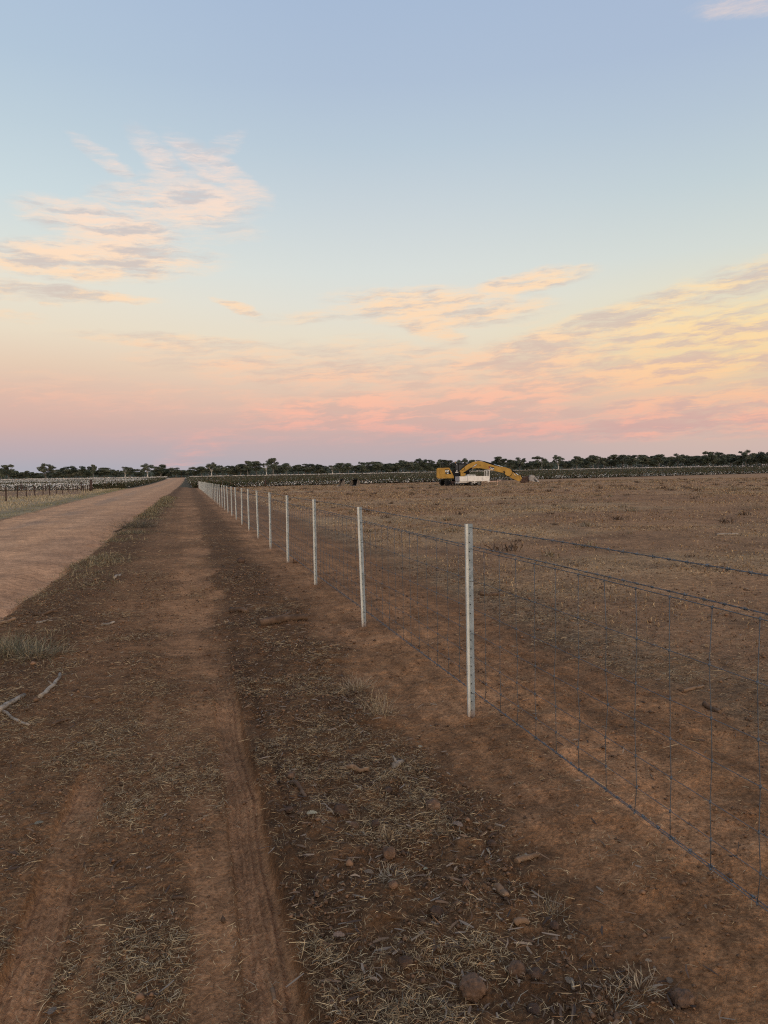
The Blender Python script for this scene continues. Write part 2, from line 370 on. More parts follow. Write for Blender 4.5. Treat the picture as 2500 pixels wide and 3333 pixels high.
def ground_col(x, y, z):
    r = np.hypot(x, y); n = len(x); u, v = z['u'], z['v']
    def mx(c, d, t): return c*(1-t)[:, None] + d*t[:, None]
    c = np.tile(C(.200, .102, .048), (n, 1))
    c = mx(c, np.tile(C(.30, .152, .072), (n, 1)), .75*z['mid']*(.35*sstep(5, 9, v)+.65*sstep(.42, .66, z['big']))*sstep(-1.3, -.5, u))
    c = mx(c, np.tile(DUST*.93, (n, 1)), z['trk']*.85)
    c = mx(c, np.tile(RED*1.18, (n, 1)), z['strip']*.55)
    c = mx(c, np.tile(DUST*1.0, (n, 1)), z['strip']*sstep(.42, .66, z['pat'])*.8*sstep(2.6, 1.9, u))
    c = mx(c, np.tile(DARK, (n, 1)), np.clip(z['w1']*.62+z['verge']*.6+z['w2']*.05, 0, 1)*(1-z['trk']))
    c = mx(c, np.tile(C(.12, .068, .034), (n, 1)), np.clip(z['lit']*.35, 0, 1)*(1-z['pad']))
    # paddock beyond the fence: tan stubble with red scalds
    p = mx(np.tile(C(.31, .172, .088), (n, 1)), np.tile(TAN*.95, (n, 1)), sstep(.40, .72, fbm(x, y, .12, 4, 5)))
    p = mx(p, np.tile(C(.25, .135, .070), (n, 1)), z['red']*.8)
    p = mx(p, np.tile(C(.15, .095, .060), (n, 1)), sstep(.55, .75, fbm(x, y, 1.6, 5, 6))*sstep(40, 12, r)*.35)
    p = p*(.84+.32*fbm(u*2.2, v*.16, 1.0, 4, 7))[:, None]
    fr = front_r(u)
    p = mx(p, np.tile(C(.27, .150, .080), (n, 1)), band(v, fr-13, fr+4, 3.0)*.75)
    stk = sstep(.38, .62, fbm(z['ut']*16, v*.55, 1.0, 3, 44))*z['strip']
    c = c*(1-.20*stk)[:, None]
    c = mx(c, np.tile(DARK*.85, (n, 1)), band(z['ut'], .295, .44, .03)*sstep(10, 5, v)*.7)
    c = mx(c, p, z['pad'])
    c = mx(c, np.tile(C(.255, .170, .098), (n, 1)), z['w2']*.7)
    # left of the road: dry grass, red tilled strip before the cotton
    lg = mx(np.tile(C(.33, .245, .150), (n, 1)), np.tile(C(.20, .165, .095), (n, 1)), sstep(.4, .7, fbm(x, y, .3, 4, 8))*.7)
    lg = mx(lg, np.tile(C(.22, .120, .070), (n, 1)), sstep(-17, -19, u + .14*(v-140))*sstep(90, 105, v + .2*fbm(x, y, .1, 3, 2)*60)*.8)
    c = mx(c, lg, z['leftg'])
    c = mx(c, np.tile(C(.17, .15, .085), (n, 1)), band(u-road_l(v), -1.3, -.1, .5)*.4)
    c = mx(c, np.tile(ROADC*.85, (n, 1)), z['road'])
    far = sstep(140, 175, r)*(1-z['road'])
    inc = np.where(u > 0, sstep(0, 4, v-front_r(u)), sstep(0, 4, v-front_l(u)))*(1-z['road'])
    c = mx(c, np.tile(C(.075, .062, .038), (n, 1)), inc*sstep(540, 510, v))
    c = mx(c, np.tile(C(.46, .36, .26), (n, 1)), sstep(505, 515, v))
    return np.clip(c*(.92+.16*z['fin'])[:, None], 0, 1)
def front_r(u): return np.interp(u, [-5, .9, 4.7, 60, 123, 172, 300, 800], [141, 141, 139.7, 159, 181, 190, 212, 300])
def front_l(u): return np.interp(u, [-800, -120, -36, -17.5, -12, 0], [330, 186, 161, 150, 156, 156])
soil = soil_mat('red_soil'); roadm = soil_mat('road_dirt', True)
def build_ground():
    rs = np.concatenate([[.02, .4, .8, 1.1], np.geomspace(1.35, 60, 1250), np.geomspace(60.5, 3200, 150)[0:]])
    th = np.concatenate([np.linspace(R(-43), R(43), 880), np.linspace(R(46), R(314), 70)])
    rr, tt = np.meshgrid(rs, th, indexing='ij')
    x = (rr*np.sin(tt)).ravel(); y = (rr*np.cos(tt)).ravel()
    z = zones(x, y); h = gz(x, y, z); c = ground_col(x, y, z)
    V = np.stack([x, y, h], 1); nr, nt_ = len(rs), len(th)
    I = np.arange(nr*nt_).reshape(nr, nt_); J = np.roll(I, -1, 1)
    Q = np.stack([I[:-1], I[1:], J[1:], J[:-1]], -1).reshape(-1, 4)[:, ::-1]
    o = meshq('ground', V, Q, c, soil, smooth=True); tag(o, kind='structure')
    # the far plain is one sheet; the road is laid over it, its edges dipping under loose soil
    vs = np.concatenate([np.linspace(1, 60, 420), np.geomspace(60.2, 690, 200)])
    ss = np.linspace(-.04, 1.04, 110)
    vv, s_ = np.meshgrid(vs, ss, indexing='ij'); L = road_l(vv); Rr = road_r(vv); uu = L+(Rr-L)*s_
    x, y = xy(uu.ravel(), vv.ravel()); d = (2*s_.ravel()-1); r = np.hypot(x, y)
    z = terrain(x, y) + .055 - .10*np.abs(d)**5 + (fbm(x, y, .45, 3, 31)-.5)*.03 + (fbm(x, y, 3, 4, 101)-.5)*.03
    rut = np.exp(-((s_.ravel()-.30+.03*np.sin(vv.ravel()*.03))/.06)**2)+np.exp(-((s_.ravel()-.68+.02*np.sin(vv.ravel()*.05))/.06)**2)
    z = z - .02*rut - .11*sstep(.72, 1.0, np.abs(d))*sstep(.40, .66, fbm(x, y, .9, 4, 141, .6))
    z = z + sstep(120, 400, r)*.05
    col = np.tile(ROADC, (len(x), 1))
    t = sstep(.35, .7, fbm(uu.ravel()*1.6, vv.ravel()*.22, 1.0, 5, 120))
    col = col*(1-.22*t)[:, None] + C(.39, .255, .165)*(.22*t)[:, None]
    col = col*(1 + .10*(rut-.5))[:, None]
    gy = np.exp(-((s_.ravel()-.42)/.10)**2)*sstep(.38, .6, fbm(uu.ravel(), vv.ravel()*.2, 1.2, 4, 130))
    col = col*(1-.45*gy)[:, None] + C(.29, .212, .155)*(.45*gy)[:, None]
    col = col*(1-.35*sstep(.60, 1.0, s_.ravel()))[:, None] + C(.34, .175, .098)*(.35*sstep(.60, 1.0, s_.ravel()))[:, None]
    I = np.arange(len(vs)*len(ss)).reshape(len(vs), len(ss))
    Q = np.stack([I[:-1, :-1], I[:-1, 1:], I[1:, 1:], I[1:, :-1]], -1).reshape(-1, 4)
    o = meshq('dirt_road', np.stack([x, y, z], 1), Q, col, roadm, smooth=True); tag(o, kind='structure')
build_ground()

# ---------------------------------------------------------------- litter, stubble, grass
straw_m = vmat('dry_straw', .8)
def strips(P, yaw, pitch, L, Wd, bend, col):
    """bent flat strips: 3 cross sections each"""
    n = len(P); d = np.stack([np.cos(yaw)*np.cos(pitch), np.sin(yaw)*np.cos(pitch), np.sin(pitch)], 1)
    s = np.stack([-np.sin(yaw), np.cos(yaw), np.zeros(n)], 1)
    tilt = rng.uniform(-.9, .9, n); zz = np.tile([0, 0, 1.], (n, 1)); w = s*np.cos(tilt)[:, None] + zz*np.sin(tilt)[:, None]
    out = []
    for t, k in ((0, 0), (.5, 1), (1.0, 0)):
        c = P + d*(L*t)[:, None] + (s*bend[:, None] + zz*np.abs(bend)[:, None]*.6)*k
        wd = (Wd*(.6+.5*k))[:, None]
        out += [c-w*wd/2, c+w*wd/2]
    V = np.stack(out, 1).reshape(-1, 3); b = (np.arange(n)*6)[:, None]
    Q = np.concatenate([b+np.array([[0, 1, 3, 2]]), b+np.array([[2, 3, 5, 4]])], 1).reshape(-1, 4)
    return V, Q, np.repeat(col, 6, 0)
def straw_cols(n, light=.42):
    pal = np.array([[.52, .38, .205], [.37, .25, .125], [.235, .152, .078], [.12, .072, .036], [.045, .026, .013], [.29, .15, .066], [.32, .27, .19]])
    p = np.array([light*.45, light*.55, .25, .20, .12, .10, .05]); p /= p.sum()
    return pal[rng.choice(len(pal), n, p=p)]*rng.uniform(.75, 1.2, (n, 1))
def wedge(n, r0_, r1_, a=40, power=1.0):
    t = rng.uniform(0, 1, n); r = (r0_**power + t*(r1_**power-r0_**power))**(1/power)
    th = rng.uniform(R(-a), R(a), n); return r*np.sin(th), r*np.cos(th)
def litter():
    parts = []
    for n, ra, rb, ls in ((560000, 1.7, 6.0, .80), (380000, 6.0, 16, 1.2), (220000, 16, 50, 2.1)):
        x, y = wedge(n, ra, rb, 38 if ra < 3 else 31)
        z = zones(x, y); clump = fbm(x, y, 2.2, 4, 201); cl2 = fbm(x, y, 9, 3, 207)
        keep = rng.uniform(0, 1, n) < z['lit']**1.1*(.13+1.0*sstep(.44, .66, clump)*(.25+.75*sstep(.42, .58, cl2)))*(1-.25*z['pad'])*np.where(z['v'] > 8, .75, 1.0)*(1+1.2*z['w2'])
        keep |= (z['u'] < -1.9) & (z['u'] > -3.2) & (rng.uniform(0, 1, n) < .10*sstep(.5, .7, clump))
        keep &= z['u'] > -3.2
        x, y = x[keep], y[keep]; zz = {k: v[keep] for k, v in z.items()}; m = len(x)
        h = gz(x, y, zz); heap = rng.uniform(0, 1, m)**2*.022*ls*(.3+zz['w1']+zz['verge']+.7*zz['w2'])
        L = rng.gamma(1.7, .013, m)*ls + .009; L = np.minimum(L, .14*ls)
        W_ = rng.uniform(.0010, .0027, m)*ls**1.2
        parts.append(strips(np.stack([x, y, h+.004+heap], 1), rng.uniform(0, 2*np.pi, m), rng.normal(0.02, .18, m), L, W_, rng.normal(0, 1, m)*L*.14, straw_cols(m)))
    # small woody chips in the windrows
    n = 26000; x, y = wedge(n, 1.8, 14, 34); z = zones(x, y); k = rng.uniform(0, 1, n) < .05+.5*z['w1']+.25*z['w2']+.2*z['verge']; k &= (z['trk'] < .3) & (z['road'] < .2)
    x, y = x[k], y[k]; m = len(x); zz = {a: b[k] for a, b in z.items()}
    pal = np.array([[.10, .062, .04], [.17, .11, .07], [.24, .18, .13], [.06, .04, .03]])
    parts.append(strips(np.stack([x, y, gz(x, y, zz)+.008], 1), rng.uniform(0, 6.28, m), rng.normal(0, .15, m), rng.uniform(.02, .07, m), rng.uniform(.004, .009, m), rng.normal(0, .003, m), pal[rng.integers(0, 4, m)]))
    V = []; Q = []; Cc = []; o = 0
    for a, b, c in parts: V.append(a); Q.append(b+o); Cc.append(c); o += len(a)
    ob = meshq('straw_litter', np.concatenate(V), np.concatenate(Q), np.concatenate(Cc), straw_m)
    tag(ob, 'dry straw, stalks and bark chips littering the red track beside the fence', 'straw', kind='stuff')
litter()
def stubble():
    parts = []
    for n, ra, rb, hh in ((80000, 4, 22, .045), (130000, 22, 70, .07), (90000, 70, 150, .11)):
        x, y = wedge(n, ra, rb, 32); z = zones(x, y)
        k = rng.uniform(0, 1, n) < z['pad']*(.15+.85*sstep(.35, .62, fbm(x, y, .8 if rb < 60 else .25, 4, 301)))*(1-.6*z['red'])
        k &= z['v'] < front_r(z['u'])-2
        x, y = x[k], y[k]; m = len(x); zz = {a: b[k] for a, b in z.items()}; r = np.hypot(x, y)
        parts.append(strips(np.stack([x, y, gz(x, y, zz)], 1), rng.uniform(0, 6.28, m), np.clip(rng.normal(.5, .5, m), -.05, 1.5), rng.uniform(.3, 1.2, m)*hh, .0011*r**.85, rng.normal(0, hh*.2, m), straw_cols(m, .55)*np.array([.92, .86, .80])))
    V = []; Q = []; Cc = []; o = 0
    for a, b, c in parts: V.append(a); Q.append(b+o); Cc.append(c); o += len(a)
    tag(meshq('paddock_stubble', np.concatenate(V), np.concatenate(Q), np.concatenate(Cc), straw_m), 'short tan stubble covering the grazed paddock behind the wire fence', 'stubble', kind='stuff')
stubble()
def clods_stuff():
    # dark weathered clods and low dead tussocks dotted over the paddock
    n = 620; x, y = wedge(n, 12, 150, 31, 1.4); z = zones(x, y); k = (z['pad'] > .9) & (z['v'] < front_r(z['u'])-4); x, y = x[k], y[k]
    bm = new(); V = []; Q = []; Cc = []; o = 0
    for i in range(len(x)):
        r = math.hypot(x[i], y[i]); s = random.uniform(.06, .20)*(1 if r < 60 else 1.5); m = 34
        a = rng.uniform(0, 6.28, m); P = np.stack([x[i]+rng.normal(0, s*.7, m), y[i]+rng.normal(0, s*.7, m), np.full(m, gz1(x[i], y[i]))], 1)
        base = np.array([.10, .066, .042]) if random.random() < .55 else np.array([.19, .145, .09])
        a_, b_, c_ = strips(P, a, rng.uniform(.3, 1.4, m), rng.uniform(.5, 1.2, m)*s, np.full(m, .022*s*6), rng.normal(0, .1*s, m), np.tile(base, (m, 1))*rng.uniform(.6, 1.4, (m, 1)))
        V.append(a_); Q.append(b_+o); Cc.append(c_); o += len(a_)
    tag(meshq('paddock_tussocks', np.concatenate(V), np.concatenate(Q), np.concatenate(Cc), straw_m), 'low dark tussocks and clods dotted over the bare paddock', 'tussocks', kind='stuff')
clods_stuff()
def verge_grass():
    n = 150000; v = rng.uniform(22, 170, n)**1.0; u = -7.3 - rng.uniform(0, 1, n)**1.2*60
    x, y = xy(u, v); z = zones(x, y)
    k = (u < road_l(v)-.1) & (v < front_l(u)-1) & (np.abs(np.arctan2(x, y)) < R(36)) & (rng.uniform(0, 1, n) < .15+sstep(.38, .62, fbm(x, y, .5, 4, 401)))
    tilled = sstep(-17, -19, u + .14*(v-140))*sstep(90, 105, v + .2*fbm(x, y, .1, 3, 2)*60); k &= rng.uniform(0, 1, n) > tilled*.9
    x, y, u, v = x[k], y[k], u[k], v[k]; m = len(x); r = np.hypot(x, y)
    pal = np.array([[.42, .33, .21], [.36, .275, .165], [.28, .22, .13], [.22, .20, .11]])
    cc = pal[rng.choice(4, m, p=[.35, .3, .2, .15])]*rng.uniform(.8, 1.15, (m, 1))
    edge = (u > road_l(v)-1.6)[:, None]; cc = np.where(edge, cc*np.array([.68, .72, .60]), cc)
    sz = .08+.16*sstep(.4, .7, fbm(x, y, .35, 3, 402)); sz = np.where(u > road_l(v)-1.6, sz*.5, sz)
    a, b, c = strips(np.stack([x, y, gz(x, y)], 1), rng.uniform(0, 6.28, m), np.clip(rng.normal(1.05, .35, m), .1, 1.55), sz*rng.uniform(.6, 1.3, m), .0013*r**.8, rng.normal(0, .03, m), cc)
    tag(meshq('verge_grass', a, b, c, straw_m), 'pale dry grass growing on the verge left of the dirt road', 'grass', kind='stuff')
    # thin grey-green weeds on the ridge between road and track
    n = 42000; v = rng.uniform(2.5, 70, n); u = rng.normal(-1.75, .33, n); x, y = xy(u, v); z = zones(x, y)
    k = (rng.uniform(0, 1, n) < .9*sstep(.45, .62, fbm(x, y, 1.0, 4, 431))) & (u > -2.4) & (np.abs(np.arctan2(x, y)) < R(38)); x, y, v = x[k], y[k], v[k]; m = len(x)
    pal = np.array([[.13, .115, .062], [.20, .16, .085], [.32, .24, .13], [.085, .062, .036]]); r = np.hypot(x, y)
    a, b, c = strips(np.stack([x, y, gz(x, y)], 1), rng.uniform(0, 6.28, m), np.clip(rng.normal(.55, .4, m), 0, 1.5), rng.uniform(.02, .08, m)*(1+v/40), .0010+.0006*r**.8, rng.normal(0, .008, m), pal[rng.integers(0, 4, m)])
    tag(meshq('ridge_weeds', a, b, c, straw_m), 'grey green weeds and hay along the ridge beside the dirt road', 'weeds', kind='stuff')
verge_grass()

# ---------------------------------------------------------------- cotton
crop_m = vmat('cotton_plants', .9)
def cards(P, size, col, upright=.5):
    n = len(P); a = rng.uniform(0, 6.28, n); t = rng.uniform(-1, 1, n)*1.2
    A = np.stack([np.cos(a), np.sin(a), rng.uniform(-.4, .4, n)], 1)*size[:, None]/2
    B_ = np.stack([-np.sin(a)*np.sin(t), np.cos(a)*np.sin(t), np.cos(t)], 1)*size[:, None]/2*rng.uniform(.6, 1.1, (n, 1))
    V = np.stack([P-A*.9-B_*.7, P+A*.6-B_, P+A+B_*.8, P-A*.5+B_*1.1], 1).reshape(-1, 3)
    return V, (np.arange(n)*4)[:, None]+np.array([[0, 1, 2, 3]]), np.repeat(col, 4, 0)
def cotton(side):
    V = []; Q = []; Cc = []; o = 0
    def add(t):
        nonlocal o
        V.append(t[0]); Q.append(t[1]+o); Cc.append(t[2]); o += len(t[0])
    if side > 0: fr = front_r; u0_, u1_ = .9, 330.0; lim = 35
    else: fr = front_l; u0_, u1_ = -12.6, -190.0; lim = 36
    def edge(v): return (.9 - .006*(v-140)) if side > 0 else road_l(v)-1.2
    green = np.array([[.044, .052, .024], [.062, .062, .030], [.078, .057, .032], [.10, .066, .040], [.030, .038, .018]])
    white = np.array([.78, .74, .68])
    def pts(n, mode):
        if mode == 'front':
            u = u0_ + (u1_-u0_)*rng.uniform(0, 1, n)**1.5; v = fr(u) + rng.integers(0, 9, n)*1.05*rng.uniform(.85, 1.1, n)+rng.normal(0, .2, n)
        elif mode == 'side':
            v = 140+rng.uniform(0, 1, n)**1.6*370; u = edge(v) + side*rng.integers(0, 6, n)*1.0+rng.normal(0, .18, n)
            v = np.maximum(v, fr(u))
        elif mode == 'deep':
            u = u0_ + (u1_-u0_)*rng.uniform(0, 1, n)**1.2; v = fr(u)+rng.uniform(0, 1, n)**1.3*(515-fr(u)); u = np.round(u)+rng.normal(0, .2, n)
        else:
            v = rng.uniform(508, 524, n); u = u0_ + (u1_*1.3-u0_)*rng.uniform(0, 1, n)
        x, y = xy(u, v); k = np.abs(np.arctan2(x, y)) < R(lim)
        k &= ((u-edge(v))*side > -.3)
        return x[k], y[k], u[k], v[k]
    lump = lambda x, y: .82+.36*fbm(x, y, .5, 3, 510)
    for mode, nl, nb in (('front', 60000, 120000 if side < 0 else 34000), ('side', 26000, 5000 if side > 0 else 2500), ('deep', 90000, 150000 if side < 0 else 5000), ('far', 100, 9000 if side < 0 else 8000)):
        x, y, u, v = pts(nl, mode); m = len(x); H = lump(x, y)
        z = (rng.uniform(.08, 1, m)**.8 if mode in ('front', 'side') else rng.uniform(.72, 1.0, m))*H
        gi = rng.choice(5, m, p=[.3, .2, .2, .1, .2] if mode != 'deep' else [.22, .22, .26, .16, .14])
        add(cards(np.stack([x, y, terrain(x, y)+z], 1), rng.uniform(.12, .26, m)*(1 if mode != 'deep' else 1.5), green[gi]*rng.uniform(.7, 1.3, (m, 1))))
        x, y, u, v = pts(nb, mode); m = len(x); H = lump(x, y)
        k = rng.uniform(0, 1, m) < .35+sstep(.4, .6, fbm(x, y, .35, 3, 520)); 
        if mode in ('front', 'deep'): k &= (np.abs(u-edge(v)) > 3.0+5*vn(x*.1, y*.1, 5)) | (rng.uniform(0, 1, m) < .1)
        if mode == 'deep' and side < 0: k &= rng.uniform(0, 1, m) < .25+.75*sstep(.42, .56, fbm(u, v*.25, .06, 3, 530))
        if mode == 'deep' and side < 0: k &= rng.uniform(0, 1, m) < np.where((v > 240) & (v < 330), .35, 1.0)
        x, y, v = x[k], y[k], v[k]; H = H[k]; m = len(x)
        z = (rng.uniform(.12, .88, m) if mode == 'front' and side > 0 else rng.uniform(.15, 1.02, m))
        if mode in ('deep',): z = rng.uniform(.85, 1.08, m)
        if mode == 'far': z = rng.uniform(.85, 1.35, m)
        add(cards(np.stack([x, y, terrain(x, y)+z*H], 1), rng.uniform(.09, .20, m)*(1 if mode != 'far' else 3), (white if mode != 'far' else np.array([.62, .54, .46]))*rng.uniform(.72, 1.1, (m, 1))))
    # leafy canopy under the bolls
    vs = np.linspace(0, 1, 150); us = np.linspace(0, 1, 200)
    uu, tt = np.meshgrid(u0_+side*1.5+(u1_-u0_)*us, vs, indexing='ij'); vv = fr(uu)+3+(512-fr(uu))*tt
    uu = uu + (0 if side > 0 else (road_l(vv)+12.3))
    x, y = xy(uu.ravel(), vv.ravel()); h = terrain(x, y)+.70*lump(x, y)
    c = np.array([.078, .066, .040])*(.75+.5*fbm(x, y, .15, 4, 540))[:, None]
    I = np.arange(len(x)).reshape(uu.shape)
    V.append(np.stack([x, y, h], 1)); Q.append(np.stack([I[:-1, :-1], I[:-1, 1:], I[1:, 1:], I[1:, :-1]], -1).reshape(-1, 4)+o); Cc.append(c)
    ob = meshq('cotton_crop', np.concatenate(V), np.concatenate(Q), np.concatenate(Cc), crop_m)
    tag(ob, 'dark green cotton crop with white bolls behind the excavator, right of the road' if side > 0 else 'cotton crop white with open bolls left of the dirt road', 'cotton crop', kind='stuff')
cotton(1); cotton(-1)

# ---------------------------------------------------------------- trees
bark_m = mat('gum_bark', (.12, .105, .088), .9, var=.35, scale=3); pale_bark_m = mat('pale_bark', (.42, .38, .33), .85, var=.25, scale=3)
leaf_m = vmat('gum_leaves', .75)
TREES = []
def make_tree(seed, spread, sparse, pale=False, base=.22, n_leaf=2200):
    """unit tree 10 m high: forked trunk, limbs reaching to clumps of leaves"""
    rnd = random.Random(seed); nr = np.random.default_rng(seed)
    bm = new(); zb = 10*base+.6; zt = 9.7; zc = zb+(zt-zb)*.52; hz_ = (zt-zb)/2; Rm = 3.0*spread
    fork = Vector((rnd.uniform(-.3, .3), rnd.uniform(-.3, .3), zb*.9+.3))
    tube(bm, [(0, 0, -.4), (fork.x*.3, fork.y*.2, fork.z*.5), fork], [.34, .27, .24], 7)
    mains = []
    nm = rnd.choice((2, 3, 3)); a0 = rnd.uniform(0, 6)
    for i in range(nm):
        a = a0+6.28*i/nm+rnd.uniform(-.5, .5); q = fork+Vector((math.cos(a)*Rm*.28, math.sin(a)*Rm*.28, (zc-fork.z)*rnd.uniform(.6, 1.0)))
        r_ = q+Vector((math.cos(a)*Rm*.12, math.sin(a)*Rm*.12, hz_*rnd.uniform(.2, .5))); tube(bm, [fork, fork.lerp(q, .5)+Vector((rnd.uniform(-.2, .2), rnd.uniform(-.2, .2), .1)), q, r_], [.19, .15, .12, .07], 6); mains.append(q)
    P = []; Cc = []; nc = int(36*(1-sparse*.55)); tops = 0
    gsel = [np.array(c) for c in ((.092, .104, .068), (.070, .084, .058), (.118, .126, .082), (.054, .066, .048), (.135, .136, .092))]
    lop = Vector((rnd.uniform(-.5, .5), rnd.uniform(-.5, .5), 0))
    for i in range(nc):
        while True:
            t = rnd.uniform(-1, 1)**1 ; a = rnd.uniform(0, 6.283); t = t*.75+.25*(1 if rnd.random() < .4 else t); rr = Rm*(math.sqrt(max(0.05, 1-t*t*.62)) if t > 0 else math.sqrt(1-t*t*.75))*rnd.uniform(.1, 1)**.55
            break
        c = Vector((math.cos(a)*rr, math.sin(a)*rr, zc+hz_*t*.84))+lop*(t+1)*.5
        rad = rnd.uniform(.75, 1.30)*(1-sparse*.35)
        src = min(mains, key=lambda m_: (m_-c).length)
        if rnd.random() < .75: tube(bm, [src, src.lerp(c, .55)+Vector((0, 0, -.15)), c+Vector((0, 0, .1))], [.075, .05, .02], 4)
        m = int(n_leaf*1.5/nc*rad)
        d = nr.normal(0, 1, (m, 3)); d /= np.linalg.norm(d, axis=1)[:, None]; d *= (nr.uniform(.05, 1, m)**.45*rad)[:, None]; d[:, 2] *= rnd.uniform(.65, 1.0)
        P.append(np.array(c)+d); Cc.append(np.tile(gsel[rnd.randrange(5)], (m, 1))*nr.uniform(.7, 1.35, (m, 1)))
    tr = fin('trunk', bm, pale_bark_m if pale else bark_m)
    P = np.concatenate(P); Cc = np.concatenate(Cc)
    a, b, c = cards(P, nr.uniform(.18, .42, len(P)), Cc)
    cr = meshq('crown', a, b, c, leaf_m)
    CW[len(CW)] = float(np.percentile(np.hypot(P[:, 0], P[:, 1]), 96)*2)
    return tr, cr
CW = {}
PROTO = [make_tree(i, sp, sparse, pale, ba, nl) for i, (sp, sparse, pale, ba, nl) in enumerate([
    (.95, .1, False, .20, 3400), (.8, .25, False, .28, 3000), (1.1, .15, False, .16, 3600), (.7, .45, False, .34, 2300), (.9, .05, False, .14, 3800),
    (.8, .75, True, .30, 1500), (1.0, .55, True, .26, 2000), (.65, .3, False, .32, 2600), (1.15, .3, False, .20, 3000)])]
usedp = set()
def tree(px, topy, wpx, depth, proto, label, group='gum trees in the far tree line', name='gum_tree'):
    d = ray(px, 1549); k = depth/d[1]; x, y = d[0]*k, depth
    hz = 1561-(px-613)*.0183; zg = float(terrain(np.array([x]), np.array([y]))[0])
    h = (hz-topy)/F*depth + CH - zg
    o = empty(name, (x, y, zg), random.uniform(0, 6.28)); tag(o, label, 'tree', group)
    s = h/10; sw = wpx*1.05/F*depth/CW[proto]
    o.scale = (sw, sw, s)
    for q in PROTO[proto]:
        if id(q) not in usedp: usedp.add(id(q)); q.parent = o
        else:
            c = q.copy(); COL.objects.link(c); c.parent = o
    return o
T = [(25,1512,56,560,2,'broad dark gum tree standing apart at the left edge of the photo'),
     (150,1509,58,560,8,'spreading gum with ragged open top, second from the left edge'),
     (226,1516,50,600,4,'dense round gum above the left fence, between two open crowned gums'),
     (281,1516,48,600,4,'dense dark gum right beside the thin pale topped gum on the left'),
     (304,1511,20,590,3,'thin pale leaved gum sapling poking above its dense dark neighbour'),
     (338,1521,46,610,1,'lower gum right of the thin pale leaved sapling'),
     (407,1518,30,555,5,'small sparse gum with forked white trunk, left of the road end'),
     (480,1508,50,560,6,'wide gum with white forked limbs at the end of the road, left side'),
     (522,1511,46,600,1,'dark gum joined to the right of the wide white limbed gum'),
     (689,1505,42,570,6,'tall round crowned gum right above the near white fence line'),
     (744,1515,40,600,0,'mid sized gum between the round crowned gum and the tall group'),
     (783,1510,42,600,7,'upright gum just left of the tallest group of gums'),
     (807,1499,32,590,3,'slim tall gum rising left of the tallest gum'),
     (836,1500,42,600,1,'dense gum directly left of the tallest gum'),
     (868,1506,30,560,5,'leaning gum with bare white trunk at the foot of the tallest gum'),
     (889,1490,40,575,3,'tallest gum in the left half, high open crown over long trunk'),
     (932,1507,32,590,7,'narrow gum standing alone right of the tallest gum'),
     (995,1509,60,600,0,'broad gum with pale trunks midway between tallest gum and dark buckets'),
     (1082,1514,38,560,5,'bare branched pale gum standing behind the two dark buckets'),
     (1106,1506,40,600,1,'open crowned gum just above the two dark buckets'),
     (1135,1507,32,605,7,'rounded gum right above the larger dark bucket'),
     (1366,1491,34,540,4,'dark gum touching the back of the excavator, left one'),
     (1394,1494,40,540,4,'rounded dense gum directly behind the yellow engine cover'),
     (1437,1495,44,540,2,'dense dark gum behind the guard rails of the excavator'),
     (1500,1491,44,560,6,'open ragged gum rising over the excavator cab'),
     (1538,1496,30,570,3,'small gum crown showing just above the boom peak'),
     (1629,1485,46,550,1,'tall forked gum above the lower end of the boom'),
     (1660,1496,30,590,7,'thin gum between the tall forked gum and a dense one'),
     (1692,1489,46,560,8,'dense gum right of the boom end, above the digging arm'),
     (1754,1485,52,555,2,'wide topped gum beside the utility pole'),
     (1793,1503,24,600,0,'short gum right of the utility pole'),
     (1818,1480,42,560,6,'tall open gum second to the right of the utility pole'),
     (1878,1484,36,590,3,'lacy topped gum starting the dense right hand tree belt'),
     (1931,1481,36,590,7,'high topped gum a little right of the lacy topped gum'),
     (2057,1480,50,590,0,'tall pointed crown at the middle of the right hand tree belt'),
     (2145,1478,40,590,1,'pale trunked gum in the right hand belt, left of the highest humps'),
     (2307,1469,54,590,2,'high humped crown of the right hand belt, left hump of two'),
     (2428,1465,50,590,8,'highest crown of the right hand belt near the right edge'),
     (2490,1469,48,590,4,'gum cut off by the right edge of the photo')]
for t in T: tree(*t)
env_x = [0, 60, 110, 190, 330, 440, 560, 610, 700, 900, 1000, 1130, 1200, 1300, 1400, 1560, 1700, 1800, 1900, 2100, 2300, 2500]
env_y = [1522, 1530, 1534, 1528, 1526, 1526, 1526, 1522, 1518, 1512, 1514, 1510, 1508, 1500, 1500, 1506, 1500, 1500, 1487, 1482, 1477, 1473]
ORD = ['nearest','second','third','fourth','fifth','sixth','seventh','eighth','ninth','tenth','eleventh','twelfth','thirteenth','fourteenth','fifteenth','sixteenth','seventeenth','eighteenth','nineteenth','twentieth','twenty first','twenty second']
SHORT = ['broad left edge gum', 'spreading ragged gum', 'round gum above left fence', 'dense gum by the sapling', 'thin pale sapling', 'lower gum past the sapling', 'small forked white gum', 'white limbed wide gum', 'dark gum past the white limbed one',
 'round crowned gum above the fence', 'mid sized gum there', 'upright gum before the tallest', 'slim tall gum', 'dense gum beside the tallest', 'leaning bare trunk gum', 'tallest left half gum', 'narrow lone gum', 'broad pale trunked gum', 'bare branched gum behind the buckets',
 'open gum above the buckets', 'rounded gum past the buckets', 'gum touching the excavator back', 'gum behind the engine cover', 'gum behind the guard rails', 'gum over the cab', 'small crown over the boom peak', 'tall forked gum over the boom', 'thin gum past the forked one',
 'dense gum above the arm', 'wide gum beside the pole', 'short gum past the pole', 'tall open gum past the pole', 'lacy topped gum', 'high topped gum', 'tall pointed crown', 'pale trunked belt gum', 'high left hump', 'highest right hand crown', 'gum at the right edge']
cnt = {}; px = 4
